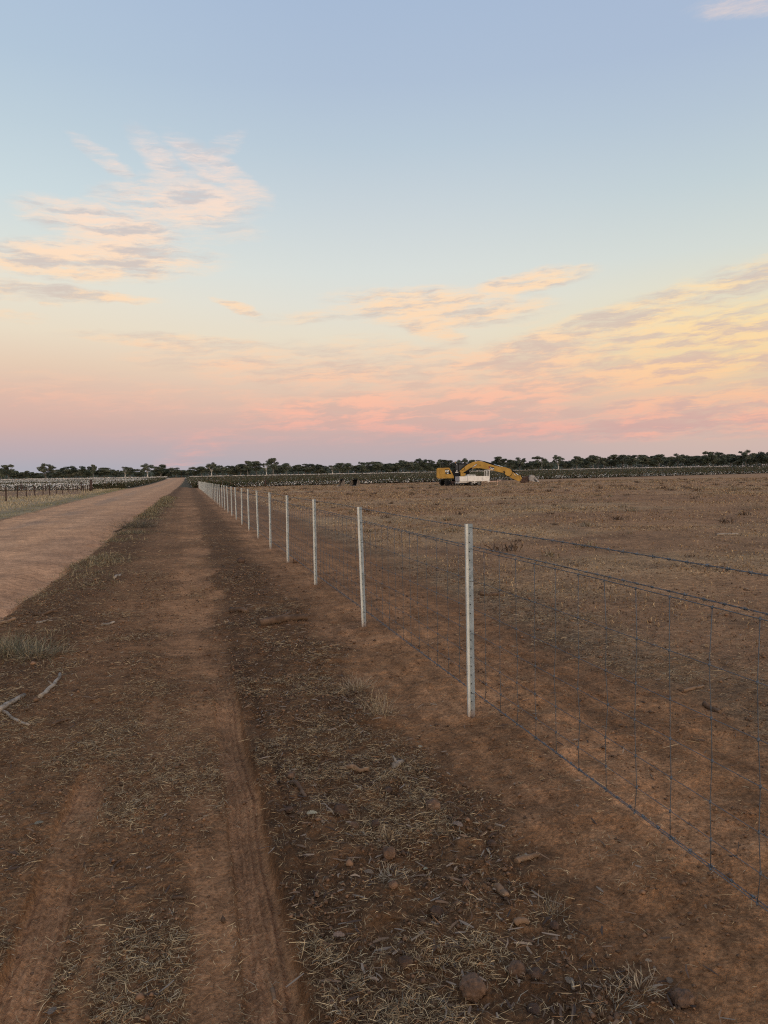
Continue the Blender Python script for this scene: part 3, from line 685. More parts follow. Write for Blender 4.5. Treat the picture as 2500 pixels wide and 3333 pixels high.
while px < 2540:
    if not any(abs(px-t[0]) < 9 for t in T):
        ty = float(np.interp(px, env_x, env_y)) + random.uniform(-6, 8)
        lt = max([q for q in range(len(T)) if T[q][0] <= px], default=-1); cnt[lt] = cnt.get(lt, 0)+1
        lb = '%s back row gum right of the %s' % (ORD[cnt[lt]-1] if cnt[lt] > 1 else 'first', SHORT[lt]) if lt >= 0 else 'back row gum at the very left edge of the photo'
        tree(px, ty, random.uniform(28, 46), random.uniform(600, 660), random.choice((0, 1, 2, 4, 4, 7, 8, 3)), lb)
    px += random.uniform(15, 25)
def wood():
    P = []; n = 150000
    px = rng.uniform(-150, 2650, n); dep = rng.uniform(670, 800, n)
    top = np.interp(px, env_x, np.array(env_y)+10) + 14*(fbm(px*.05, dep*.01, 1.0, 3, 600)-.5)
    x = (px-1250)/F*dep*1.0; y = dep; zg = terrain(x, y); hz = 1561-(px-613)*.0183
    H = np.maximum((hz-top)/F*dep+CH-zg, 3); z = rng.uniform(0, 1, n)**.75*H
    g = np.array([.072, .086, .066])*(.6+.9*fbm(px*.06, z*.25, 1.0, 3, 610))[:, None]*rng.uniform(.8, 1.2, (n, 1))
    a, b, c = cards(np.stack([x, y, zg+z], 1), rng.uniform(.5, 1.2, n), g)
    tag(meshq('distant_wood', a, b, c, leaf_m), 'dark unbroken wood filling in behind the far gum trees', 'wood', kind='stuff')
wood()

# ---------------------------------------------------------------- fences
galv = mat('galvanised_steel', (.56, .56, .50), .55, .1, var=.10, scale=9, bump=.15, c2=(.64, .63, .56)); flange_shade = mat('shaded_flange_steel', (.30, .345, .36), .5, .3, var=.14, scale=14, bump=.15, c2=(.38, .42, .43))  # one steel in two tones: darker flange, creamier ridges carry painted side shading
wire_m = mat('galvanised_wire', (.10, .105, .11), .6, .2, var=.2, scale=40); dark_m = mat('dark_hole', (.05, .05, .05), .8)
barb_m = mat('weathered_barbed_wire', (.11, .12, .13), .5, .5, var=.3, scale=50)
blue_m = mat('bright_barbed_wire', (.11, .125, .14), .45, .5, var=.2, scale=50)
rust_m = mat('rusty_steel', (.058, .034, .026), .85, .1, var=.35, scale=9, bump=.4); tie_m = mat('tie_wire', (.09, .10, .11), .5, .5)
def splash(M_):
    nt = M_.node_tree; g = NT(nt); b = nt.nodes['Principled BSDF']; l = b.inputs['Base Color'].links[0].from_socket
    tc = g.n('ShaderNodeTexCoord'); sp = g.n('ShaderNodeSeparateXYZ'); g.L(tc.outputs['Object'], sp.inputs[0])
    n = g.noise(tc.outputs['Object'], 22, 5, .65); n2 = g.noise(tc.outputs['Object'], 3.0, 4, .6)
    f = g.m('MULTIPLY', g.mr(g.m('ADD', sp.outputs[2], g.m('MULTIPLY', g.m('SUBTRACT', n, .5), -.22)), .13, .0), .7)
    f = g.m('MAXIMUM', f, g.m('MULTIPLY', g.mr(n2, .5, .75), .10))
    g.L(g.mix(f, l, (.26, .15, .09)), b.inputs['Base Color'])
splash(galv); splash(flange_shade)
PH = 1.25; UF = 1.70; SP = 2.98; V0 = 4.36; NP = 44
def section_mesh(bm, prof, z0, z1, th=.003):
    """thin folded steel section swept upward; prof in X-Y"""
    pr = [Vector((p[0], p[1], 0)) for p in prof]; L = []; Rr = []
    for i, p in enumerate(pr):
        t = (pr[min(i+1, len(pr)-1)]-pr[max(0, i-1)]).normalized(); nn = Vector((-t.y, t.x, 0))
        L.append(p+nn*th/2); Rr.append(p-nn*th/2)
    loop = L+list(reversed(Rr)); a = [bm.verts.new((q.x, q.y, z0)) for q in loop]; b = [bm.verts.new((q.x, q.y, z1)) for q in loop]
    n = len(loop)
    for i in range(n): bm.faces.new((a[i], a[(i+1) % n], b[(i+1) % n], b[i]))
    for i in range(len(pr)-1):
        bm.faces.new((a[i], a[i+1], a[n-2-i], a[n-1-i])); bm.faces.new((b[i], b[i+1], b[n-2-i], b[n-1-i]))
def post_proto():
    bm = new()
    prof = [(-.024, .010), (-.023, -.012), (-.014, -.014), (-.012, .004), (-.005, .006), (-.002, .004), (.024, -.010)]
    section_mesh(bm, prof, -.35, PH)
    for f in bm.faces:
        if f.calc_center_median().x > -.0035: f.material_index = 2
    for i in range(21):
        z = .06+i*.0565
        if abs(z-.62) < .02: continue
        x = .004; y = -.0010
        tube(bm, [(x, y, z), (x-.001, y-.0030, z)], .0038, 8, 1)
    o = fin('fence_post', bm, [galv, dark_m, flange_shade])
    ties = []
    for z in (1.225, 1.09, .885, .55, .165):
        bm = new()
        tube(bm, [(.001, -.003, z), (.014, -.010, z+.004), (.027, -.013, z-.002), (.036, -.002, z-.006)], .0016, 5)
        ties.append(fin('tie_wire', bm, tie_m, o))
    return o, ties
post0, pch = post_proto()
ORD = ['nearest','second','third','fourth','fifth','sixth','seventh','eighth','ninth','tenth','eleventh','twelfth','thirteenth','fourteenth','fifteenth','sixteenth','seventeenth','eighteenth','nineteenth','twentieth','twenty first','twenty second']
VN = np.array([NV[0], NV[1]])
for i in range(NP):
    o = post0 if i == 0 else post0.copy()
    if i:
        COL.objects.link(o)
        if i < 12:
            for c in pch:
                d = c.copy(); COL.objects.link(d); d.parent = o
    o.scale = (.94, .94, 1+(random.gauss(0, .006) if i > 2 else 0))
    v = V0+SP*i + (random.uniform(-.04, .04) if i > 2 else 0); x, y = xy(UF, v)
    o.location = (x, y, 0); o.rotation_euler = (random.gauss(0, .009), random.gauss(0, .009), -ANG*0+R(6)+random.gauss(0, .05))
    if i < 22: lb = ('nearest pale galvanised steel post of the wire fence, full height at right of centre' if i == 0 else
                     '%s galvanised steel post of the new fence, counted from the nearest' % ORD[i])
    else: lb = '%s galvanised post of the new fence, counted back from the brown end post' % ('first' if NP-1-i == 0 else ORD[NP-1-i])
    tag(o, lb, 'fence post', 'galvanised posts of the new wire fence')
def wire_pts(z, va, vb, off=.0, sag=.0, step=None):
    out = []
    vs = np.arange(va, vb, step or SP/2)
    for v in vs:
        x, y = xy(UF+off, v); out.append((x, y, z + .004*math.sin(v*1.7+z*9)))
    return out
VA, VB = V0-SP*1.0, V0+SP*(NP-1)+1.6
WZ = [1.088, .885, .70, .55, .40, .27, .165]
net = empty('wire_netting', (*xy(UF+.03, V0), 0)); tag(net, 'square mesh wire netting strung along the galvanised posts', 'netting')
net_inv = Matrix.Translation(-net.location)
def to_net(bm):
    for v in bm.verts: v.co = net_inv @ v.co
for z in WZ:
    bm = new(); tube(bm, wire_pts(z, VA, VB, .03), (.00155) if z not in (1.088, .165) else .0020, 4); to_net(bm)
    fin('line_wire', bm, wire_m, net)
PITCH = SP/13.2
ns = int((VB-VA)/PITCH)
def stay(bm, v):
    pts = []; k0 = random.uniform(-.010, .010)
    for j, z in enumerate(WZ):
        x, y = xy(UF+.03+random.gauss(0, .002), v+random.gauss(0, .005)+k0*(j % 2)); pts.append((x, y, z))
    tube(bm, pts, .0018, 4)
    for p in pts: tube(bm, [(p[0]-.004, p[1]-.006, p[2]-.003), (p[0]+.004, p[1]+.006, p[2]+.003)], .0040, 5)
bmx = new()
for i in range(ns):
    v = VA+.1+i*PITCH
    if i < 100:
        bm = new(); stay(bm, v); to_net(bm); fin('stay_wire', bm, wire_m, net)
    else: stay(bmx, v)
to_net(bmx); o = fin('stay_wire', bmx, wire_m, net); o['kind'] = 'stuff'
def barbed(z, off, m, label, barb_len=.011, vb_b=40, spacing=.10, ra=.0013):
    bm = new(); va, vb = VA-.2, VB
    for ph in (0, math.pi):
        pts = []; v = va
        while v < vb:
            st = .025 if v < 16 else (.1 if v < 40 else .7)
            tw = v*2*math.pi/.10+ph; rr = .0022 if v < 40 else .001
            x, y = xy(UF+off+rr*math.cos(tw), v); pts.append((x, y, z+rr*math.sin(tw)+.005*math.sin(v*.9+z*5))); v += st
        tube(bm, pts, ra, 4)
    v = va
    while v < vb_b:
        for s in (-1, 1):
            a = random.uniform(0, 6.28); x, y = xy(UF+off, v+s*.004); zz = z+.005*math.sin(v*.9+z*5)
            dx, dy = xy(math.cos(a)*barb_len, s*.006); dz = math.sin(a)*barb_len
            tube(bm, [(x-dx, y-dy, zz-dz), (x, y, zz), (x+dx, y+dy, zz+dz)], [.0006, .0016, .0006], 4)
        tube(bm, [(*xy(UF+off, v-.006), zz), (*xy(UF+off, v+.006), zz)], .0048, 6)
        v += spacing*random.uniform(.9, 1.1)
    return tag(fin('barbed_wire', bm, m), label, 'barbed wire', 'barbed wires of the new fence')
barbed(1.225, .03, barb_m, 'topmost barbed wire tied across the tops of the galvanised posts')
barbed(1.102, .04, barb_m, 'barbed wire lashed along the top strand of the netting')
barbed(.168, .036, blue_m, 'bluish barbed wire lashed along the bottom edge of the netting near the soil', .011)
# ---- strainers and old pickets
def strainer(px, py, h, r, label, stay_dir=None, grp=None):
    x, y = gp(px, py); z = float(terrain(np.array([x]), np.array([y]))[0])
    o = empty('strainer_post', (x, y, z)); tag(o, label, 'strainer post', grp)
    bm = new(); tube(bm, [(0, 0, -.3), (0, 0, h*.5), (.01, 0, h)], [r, r*.98, r*.95], 12); fin('post', bm, rust_m, o)
    bm = new(); tube(bm, [(0, 0, h), (.0, 0, h+.02)], r*1.08, 12); fin('cap', bm, rust_m, o)
    if stay_dir:
        bm = new(); tube(bm, [(0, 0, h*.72), (stay_dir[0], stay_dir[1], .02)], .03, 8); fin('diagonal_stay', bm, rust_m, o)
    return o
s1 = strainer(647, 1589.5, 1.36, .16, 'thick brown steel end post where the new galvanised fence stops')
s2 = strainer(864, 1584.5, 1.32, .13, 'brown strainer post with diagonal stay by the cotton, left of the buckets', (2.6, .9))
def Z8(x, y): return x*.2110, 1480+y*.2110
s3 = strainer(*Z8(330, 570), 1.45, .11, 'brown strainer post with long diagonal stay, far left of the old fence', (-3.6, .5), 'strainers of the old fence')
s4 = strainer(*Z8(1255, 556), 1.5, .10, 'thin brown strainer post just left of the thick corner post', None, 'strainers of the old fence')
s5 = strainer(*Z8(1408, 572), 1.8, .22, 'thickest brown corner post of the old fence beside the road', None, 'strainers of the old fence')
def star_proto():
    bm = new()
    for k in range(3):
        a = R(90+120*k); c, s = math.cos(a), math.sin(a)
        M_ = Matrix.Rotation(a, 4, 'Z'); box(bm, .003+k*.0003, .045, -.008, .008, -.3, 1.0, M=M_)
    return fin('steel_picket', bm, rust_m)
star = star_proto(); first = True
pk = [(95,720,505),(265,686,500),(410,660,495),(540,648,485),(663,640,485),(767,632,478),(870,605,475),(962,598,455),(1053,583,452),(1130,570,465)]
bk = [(18,562,455),(357,567,450),(707,563,455),(1200,566,475),(1290,571,455),(1320,571,460),(1350,571,470),(1383,571,460)]
FL = ['steel picket of the old rusty fence nearest the left edge', 'second rusty picket of the old fence from the left edge', 'third rusty picket of the old fence from the left edge',
      'fourth rusty picket, right of the strainer with the stay', 'fifth rusty picket of the old fence going away', 'sixth rusty picket of the old fence going away', 'seventh rusty picket of the old fence going away',
      'eighth rusty picket of the old fence going away', 'ninth rusty picket of the old fence going away', 'tenth rusty picket, farthest of the row along the road']
BL = ['thin picket against the cotton at the left edge', 'thin picket against the cotton just right of the stayed strainer', 'thin picket against the white cotton midway to the corner post', 'thin short picket left of the two corner strainers',
      'first of four bunched pickets between the corner strainers', 'second of four bunched pickets between the corner strainers', 'third of four bunched pickets between the corner strainers', 'fourth bunched picket touching the thick corner post']
for lst, lbs, g_ in ((pk, FL, 'rusty pickets of the old fence by the road'), (bk, BL, 'thin pickets along the cotton edge')):
    for (a, b, t), lb in zip(lst, lbs):
        o = star if first else star.copy()
        if not first: COL.objects.link(o)
        first = False
        px_, py_ = Z8(a, b); x, y = gp(px_, py_); h = (b-t)*.2110/F*y
        o.location = (x, y, float(terrain(np.array([x]), np.array([y]))[0])); o.scale = (1.35, 1.35, h); o.rotation_euler = (random.gauss(0, .03), random.gauss(0, .04), random.uniform(0, 2))
        tag(o, lb, 'fence picket', g_)
for px_, py_, lb in ((788, 1587, 'thin picket before the cotton between end post and stayed strainer'), (834, 1586.5, 'thin picket just left of the stayed brown strainer'), (1379, 1573.5, 'lone thin picket before the cotton left of the excavator'), (2090, 1556, 'lone thin picket before the cotton far right of the excavator')):
    o = star.copy(); COL.objects.link(o); x, y = gp(px_, py_); o.location = (x, y, 0); o.scale = (1, 1, .95); tag(o, lb, 'fence picket', 'thin pickets along the cotton edge')
def strand(pts, label):
    bm = new(); 
    for z in (.25, .5, .75, .98):
        tube(bm, [(p[0], p[1], z*p[2]) for p in pts], .006, 4)
    tag(fin('fence_wires', bm, wire_m), label, 'fence wires')
P1 = [(*gp(*Z8(a, b)), (b-t)*.2110/F*gp(*Z8(a, b))[1]) for a, b, t in pk]
strand(P1, 'plain wires strung between the rusty pickets by the road')
P2 = [(*gp(*Z8(a, b)), 1.2) for a, b, t in [bk[0], (330, 568, 0), bk[1], bk[2], bk[3], (1255, 562, 0), (1408, 572, 0)]]
strand(P2, 'plain wires strung along the edge of the white cotton')
# utility pole
x, y = (1766-1250)/F*520, 520.0; zg = float(terrain(np.array([x]), np.array([y]))[0])
pole = empty('utility_pole', (x, y, zg)); tag(pole, 'thin grey utility pole in front of the trees right of the digging arm', 'pole')
pm = mat('weathered_pole', (.30, .27, .23), .9, var=.2)
bm = new(); tube(bm, [(0, 0, -.2), (0, 0, 8.0)], [.16, .11], 8); fin('shaft', bm, pm, pole)
bm = new(); box(bm, -.9, .9, -.18, -.08, 7.3, 7.45); fin('crossarm', bm, pm, pole)
for sx in (-.75, .75):
    bm = new(); tube(bm, [(sx, -.13, 7.45), (sx, -.13, 7.62)], .06, 8); fin('insulator', bm, galv, pole)

# ---------------------------------------------------------------- excavator
yel = mat('yellow_paint', (.34, .185, .030), .6, var=.10, scale=1.0, c2=(.42, .235, .042), spec=.3)
blk = mat('black_paint', (.009, .009, .010), .7, var=.3, spec=.15); rub = mat('worn_steel_track', (.022, .019, .017), .8, var=.5, scale=5, bump=.5)
glas = mat('tinted_glass', (.010, .013, .016), .5, var=.1, spec=.6); chrome = mat('bright_steel_rod', (.6, .6, .58), .3, .7, var=.05)
wht = mat('white_decal', (.75, .74, .70), .6, var=.05); tri_m = mat('decal_yellow', (.75, .40, .03), .6, var=.05); redp = mat('decal_red', (.25, .03, .02), .6)
dirtm = mat('dirty_brown_steel', (.075, .045, .035), .85, .1, var=.5, scale=6, bump=.4); gsteel = mat('worn_grey_steel', (.26, .235, .215), .55, .3, var=.35, scale=4, bump=.3, c2=(.33, .30, .28))
def text(s, size, loc, parent, m_, name='lettering', rx=90, shear=0.0, ry=0, sx=1.0):
    cu = bpy.data.curves.new(name, 'FONT'); cu.body = s; cu.size = size; cu.offset = size*.035; cu.extrude = .006; cu.shear = shear; cu.align_x = 'LEFT'; cu.space_character = .92
    t = bpy.data.objects.new(name+'_c', cu); COL.objects.link(t)
    bpy.context.view_layer.update()
    me = bpy.data.meshes.new_from_object(t.evaluated_get(bpy.context.evaluated_depsgraph_get())); bpy.data.objects.remove(t)
    me.materials.clear(); me.materials.append(m_)
    M_ = Matrix.Translation(loc) @ Matrix.Rotation(R(ry), 4, 'Y') @ Matrix.Rotation(R(rx), 4, 'X') @ Matrix.Diagonal((sx, 1, 1, 1)); me.transform(M_)
    o = bpy.data.objects.new(name, me); COL.objects.link(o); o.parent = parent; return o
def zx(a, b): return (.01172*(a-399), .01172*(518-b))
def excavator():
    d = ray(1458.2, 1560); y = 106.2; x = d[0]/d[1]*y
    e = empty('excavator', (x, y, 0.0), -math.atan2(x, y)); tag(e, 'yellow tracked excavator with its boom stretched right and lowered to the soil', 'excavator')
    # tracks
    A = R(19); cx, cy = 1.25, 0.25
    for s in (-1, 1):
        Mx = Matrix.Translation((cx, cy, 0)) @ Matrix.Rotation(A, 4, 'Z') @ Matrix.Translation((0, s*1.16, 0))
        L = 1.72; rr = .42
        loop = []
        for k in range(11):
            a = R(90+18*k); loop.append((-L+rr*math.cos(a), .45+rr*math.sin(a)*1.02))
        for k in range(11):
            a = R(-90+18*k); loop.append((L+rr*math.cos(a), .45+rr*math.sin(a)*1.02))
        bm = new(); n = len(loop)
        # belt as pads
        tot = []
        for i in range(n):
            p, q = loop[i], loop[(i+1) % n]; seg = math.hypot(q[0]-p[0], q[1]-p[1]); c = max(1, int(seg/.19))
            for j in range(c):
                t = (j+.5)/c; mx_, mz = p[0]+(q[0]-p[0])*t, p[1]+(q[1]-p[1])*t; an = math.atan2(q[1]-p[1], q[0]-p[0])
                MM = Matrix.Translation((mx_, 0, mz)) @ Matrix.Rotation(-an, 4, 'Y')
                box(bm, -.085, .085, -.29, .29, -.02, .02, M=MM); box(bm, -.085, -.06, -.288, .288, -.055, -.0205, M=MM)
        for v in bm.verts: v.co = Mx @ v.co
        tr = fin('track', bm, rub, e)
        bm = new(); box(bm, -L, L, -.14, .14, .30, .66, .03)
        for v in bm.verts: v.co = Mx @ v.co
        fin('track_frame', bm, dirtm, tr)
        for cxw in (-L, L):
            bm = new(); disc(bm, (cxw, .45), .37, -.16, .16, 24); disc(bm, (cxw, .45), .17, -.22, .22, 16)
            for v in bm.verts: v.co = Mx @ v.co
            fin('idler_wheel', bm, blk, tr)
        for k in range(7):
            bm = new(); disc(bm, (-1.2+k*.4, .22), .12, -.17, .17, 12)
            for v in bm.verts: v.co = Mx @ v.co
            fin('roller', bm, blk, tr)
    bm = new(); box(bm, .5, 2.0, -.7, .9, .45, .85, .05); disc_M = Matrix.Translation((1.25, .1, 0)); tube(bm, [(1.25, .05, .8), (1.25, .05, 1.08)], .62, 24); fin('undercarriage', bm, blk, e)
    # house
    bm = new(); prism(bm, [zx(*p) for p in [(272,310),(278,300),(415,298),(440,340),(468,400),(470,428),(285,428),(270,420)]], -1.32, 1.32, bev=.05); h = fin('engine_housing', bm, yel, e)
    bm = new(); prism(bm, [zx(*p) for p in [(262,316),(270,304),(303,302),(303,424),(272,424),(262,412)]], -1.355, 1.355, bev=.10); fin('counterweight', bm, yel, e)
    for a, b in ((303, 308), (352, 357)):
        bm = new(); box(bm, zx(a, 0)[0], zx(a+1.5, 0)[0], -1.327, -1.318, zx(0, 412)[1], zx(0, 312)[1]); fin('panel_seam', bm, blk, h)
    bm = new(); prism(bm, [zx(*p) for p in [(285,400),(462,400),(466,404),(285,404)]], -1.335, -1.316); fin('trim_line', bm, yel, h)
    bm = new(); prism(bm, [zx(*p) for p in [(470,428),(640,428),(640,408),(470,402)]], -1.25, 1.25); fin('deck_frame', bm, blk, e)
    bm = new(); prism(bm, [zx(*p) for p in [(440,402),(538,402),(532,330),(470,318),(452,330)]], -.95, 1.1); fin('hydraulic_bay', bm, blk, e)
    bm = new(); box(bm, zx(490,0)[0], zx(525,0)[0], -.97, -.955, zx(0,360)[1], zx(0,352)[1]); box(bm, zx(500,0)[0], zx(516,0)[0], -.98, -.955, zx(0,345)[1], zx(0,335)[1]); fin('pipework', bm, chrome, e)
    bm = new(); box(bm, zx(551,0)[0], zx(611,0)[0], -1.25, -.55, zx(0,404)[1], zx(0,369)[1], .03); fin('tool_box', bm, yel, e)
    # engine hood, rails
    bm = new(); box(bm, -1.0, .05, -.9, .6, zx(0,300)[1]-.02, zx(0,290)[1], .04); fin('hood', bm, blk, e)
    bm = new()
    def rail(pts, r=.034): tube(bm, pts, r, 6)
    y0, y1 = -1.15, 1.1
    def zp(a, b, y): q = zx(a, b); return (q[0], y, q[1])
    rail([zp(412, 212, y0), zp(445, 212, y0), zp(445, 300, y0)]); rail([zp(320, 212, y1), zp(440, 212, y1)]); rail([zp(320, 212, y1), zp(320, 298, y1)]); rail([zp(412, 212, y0), zp(412, 298, y0)])
    rail([zp(445, 212, y0), zp(478, 248, y0), zp(478, 268, y0), zp(462, 276, y0), zp(430, 262, y0)]); rail([zp(432, 235, y0), zp(460, 240, y0), zp(470, 262, y0)])
    rail([zp(320, 252, y1), zp(440, 252, y1)]); rail([zp(330, 212, y0+.7), zp(412, 212, y0+.7)]); rail([zp(330, 212, y0+.7), zp(330, 298, y0+.7)]); rail([zp(440, 212, y1), zp(440, 300, y1)])
    rail([zp(430, 290, y0), zp(465, 292, y0), zp(470, 310, y0)]); rail([zp(448, 262, y0), zp(448, 330, y0)])
    fin('guard_rail', bm, blk, e)
    # cab on the far side
    bm = new(); prism(bm, [zx(*p) for p in [(484,250),(640,250),(655,262),(668,330),(655,400),(484,400)]], .35, 1.35, bev=.04); cab = fin('cab', bm, blk, e)
    bm = new(); prism(bm, [zx(*p) for p in [(494,262),(525,262),(525,340),(494,340)]], .335, .349); prism(bm, [zx(*p) for p in [(535,262),(630,262),(650,330),(535,340)]], .335, .349); fin('window', bm, glas, cab)
    bm = new(); prism(bm, [zx(*p) for p in [(482,252),(484,247),(642,247),(648,254)]], .30, 1.40); fin('cab_roof', bm, blk, cab)
    bm = new(); q = zx(492, 247); tube(bm, [(q[0], .9, q[1]), (q[0], .9, q[1]+.12), (q[0], .9, q[1]+.2)], [.05, .06, .04], 8); fin('beacon', bm, mat('beacon', (.35, .16, .05), .4), cab)
    bm = new(); box(bm, zx(504,0)[0], zx(512,0)[0], .31, .333, zx(0,262)[1], zx(0,256)[1]); fin('work_lamp', bm, wht, cab)
    # boom
    bp = [(526,352),(560,326),(600,294),(642,262),(690,240),(730,229),(770,224),(805,228),(850,243),(900,262),(960,283),(1030,300),(1085,308),(1100,330),(1082,373),(1040,368),(960,346),(900,335),(850,322),(800,313),(745,310),(700,312),(670,326),(620,350),(575,368),(540,371)]
    bm = new(); prism(bm, [zx(*p) for p in bp], -.30, .30, bev=.03); boom = fin('boom', bm, yel, e)
    def pin(c, r, par, y=.36, m_=blk, nm='pivot_pin'):
        bm = new(); disc(bm, zx(*c), r, -y, y, 18); return fin(nm, bm, m_, par)
    pin((541, 357), .13, boom); pin((745, 264), .09, boom, .40); pin((790, 279), .05, boom, .33); pin((1078, 360), .10, boom, .36)
    for s in (-1, 1):
        yy = s*.47
        bm = new(); tube(bm, [zp(556, 392, yy), zp(690, 308, yy)], .105, 12); cyl = fin('lift_cylinder', bm, blk, e)
        bm = new(); tube(bm, [zp(690, 308, yy), zp(748, 263, yy)], .05, 10); fin('rod', bm, chrome, cyl)
    bm = new(); tube(bm, [zp(835, 232, 0), zp(955, 268, 0)], .10, 12); c2 = fin('stick_cylinder', bm, blk, boom)
    bm = new(); tube(bm, [zp(955, 268, 0), zp(1070, 302, 0)], .05, 10); fin('rod', bm, chrome, c2)
    bm = new()
    for k, yy in enumerate((-.22, -.14, .18)):
        tube(bm, [zp(560, 326-k*2, yy), zp(610, 280-k*3, yy), zp(680, 236, yy), zp(760, 215-k*2, yy), zp(820, 223, yy), zp(880, 247, yy), zp(960, 275, yy), zp(1025, 294, yy)], .028, 6)
    fin('hydraulic_hose', bm, blk, boom)
    bm = new(); tube(bm, [zp(745, 222, -.2), zp(800, 222, -.2), zp(850, 238, -.2)], .03, 6); tube(bm, [zp(600, 298, -.31), zp(600, 322, -.33), zp(580, 334, -.33), zp(556, 326, -.33)], .03, 6); fin('hydraulic_hose', bm, blk, boom)
    # decals
    bm = new(); prism(bm, [zx(*p) for p in [(891,288),(961,306),(956,341),(900,324)]], -.316, -.302); p1 = fin('boom_decal', bm, [blk], boom)
    bm = new(); prism(bm, [zx(*p) for p in [(891,289),(903,292),(908,325),(899,323)]], -.320, -.3165); fin('decal_stripe', bm, redp, p1)
    q = zx(904, 324); text('CAT', .34, (q[0], -.319, q[1]), p1, wht, ry=14, sx=.92)
    q = zx(925, 331); bm = new(); prism(bm, [(q[0]-.02, q[1]+.005), (q[0]+.14, q[1]-.035), (q[0]+.08, q[1]+.10)], -.330, -.327); fin('decal_triangle', bm, tri_m, p1)
    bm = new(); prism(bm, [zx(*p) for p in [(363,319),(413,320),(440,376),(372,378)]], -1.338, -1.322); p2 = fin('side_decal', bm, [blk], h)
    q = zx(366, 351); text('CAT', .38, (q[0], -1.341, q[1]), p2, wht, sx=.78)
    q = zx(384, 371); text('320', .20, (q[0], -1.341, q[1]), p2, wht)
    q = zx(384, 351); bm = new(); prism(bm, [(q[0]-.05, q[1]-.01), (q[0]+.13, q[1]-.01), (q[0]+.04, q[1]+.11)], -1.352, -1.349); fin('decal_triangle', bm, tri_m, p2)
    # stick
    sp_ = [(1045,300),(1080,302),(1125,316),(1142,328),(1160,350),(1228,396),(1268,420),(1284,440),(1286,470),(1268,482),(1240,474),(1160,436),(1112,402),(1088,376),(1078,350)]
    bm = new(); prism(bm, [zx(*p) for p in sp_], -.20, .20, bev=.03); st = fin('stick', bm, yel, e)
    bm = new(); prism(bm, [zx(1128+44*math.cos(R(a)), 366+46*math.sin(R(a))) for a in range(0, 360, 20)], -.335, -.22, bev=.02); fin('stick_hub', bm, yel, st)
    bm = new(); tube(bm, [zp(1128+50*math.cos(R(a)), 366+54*math.sin(R(a)), -.345) for a in range(-10, 200, 15)], .028, 6); fin('hydraulic_hose', bm, blk, st)
    pin((1152, 338), .07, st, .26); pin((1090, 366), .06, st, .34)
    bm = new(); tube(bm, [zp(1148, 332, 0), zp(1215, 376, 0)], .11, 12); c3 = fin('bucket_cylinder', bm, blk, st)
    bm = new(); tube(bm, [zp(1215, 376, 0), zp(1262, 410, 0)], .055, 10); fin('rod', bm, chrome, c3)
    bm = new(); tube(bm, [zp(1190, 380, -.23), zp(1205, 402, -.23), zp(1225, 422, -.23)], .03, 6); fin('grease_line', bm, chrome, st)
    bm = new(); prism(bm, [zx(*p) for p in [(1262,405),(1276,408),(1300,468),(1290,480),(1276,470)]], -.27, -.21); prism(bm, [zx(*p) for p in [(1262,405),(1276,408),(1300,468),(1290,480),(1276,470)]], .21, .27); fin('linkage', bm, yel, st)
    # bucket: dirty hitch and curved worn shell with teeth
    bm = new(); prism(bm, [zx(*p) for p in [(1276,470),(1284,452),(1300,438),(1318,424),(1345,420),(1372,416),(1380,428),(1378,490),(1340,490),(1325,498),(1290,500),(1272,490)]], -.30, .30, bev=.03)
    for k in range(4): box(bm, zx(1298+k*20,0)[0], zx(1304+k*20,0)[0], -.36, -.305, .25, 1.0)
    hit = fin('quick_hitch', bm, dirtm, e)
    bm = new(); out = [(1368,436),(1378,420),(1398,407),(1416,403),(1436,412),(1456,436),(1474,466),(1490,492),(1470,492),(1446,487),(1420,482),(1395,478),(1372,470)]
    prism(bm, [zx(*p) for p in out], -.62, .62, bev=.03); bu = fin('bucket', bm, gsteel, e)
    bm = new(); prism(bm, [zx(*p) for p in [(1452,487),(1472,491),(1462,470),(1440,452),(1430,470)]], -.640, -.623); fin('bucket_opening', bm, dark_m, bu)
    for k in range(5):
        yy = -.54+k*.27; bm = new(); tube(bm, [zp(1458, 448, yy), zp(1482, 482, yy), zp(1502, 500, yy)], [.06, .06, .02], 6); fin('tooth', bm, chrome, bu)
excavator()

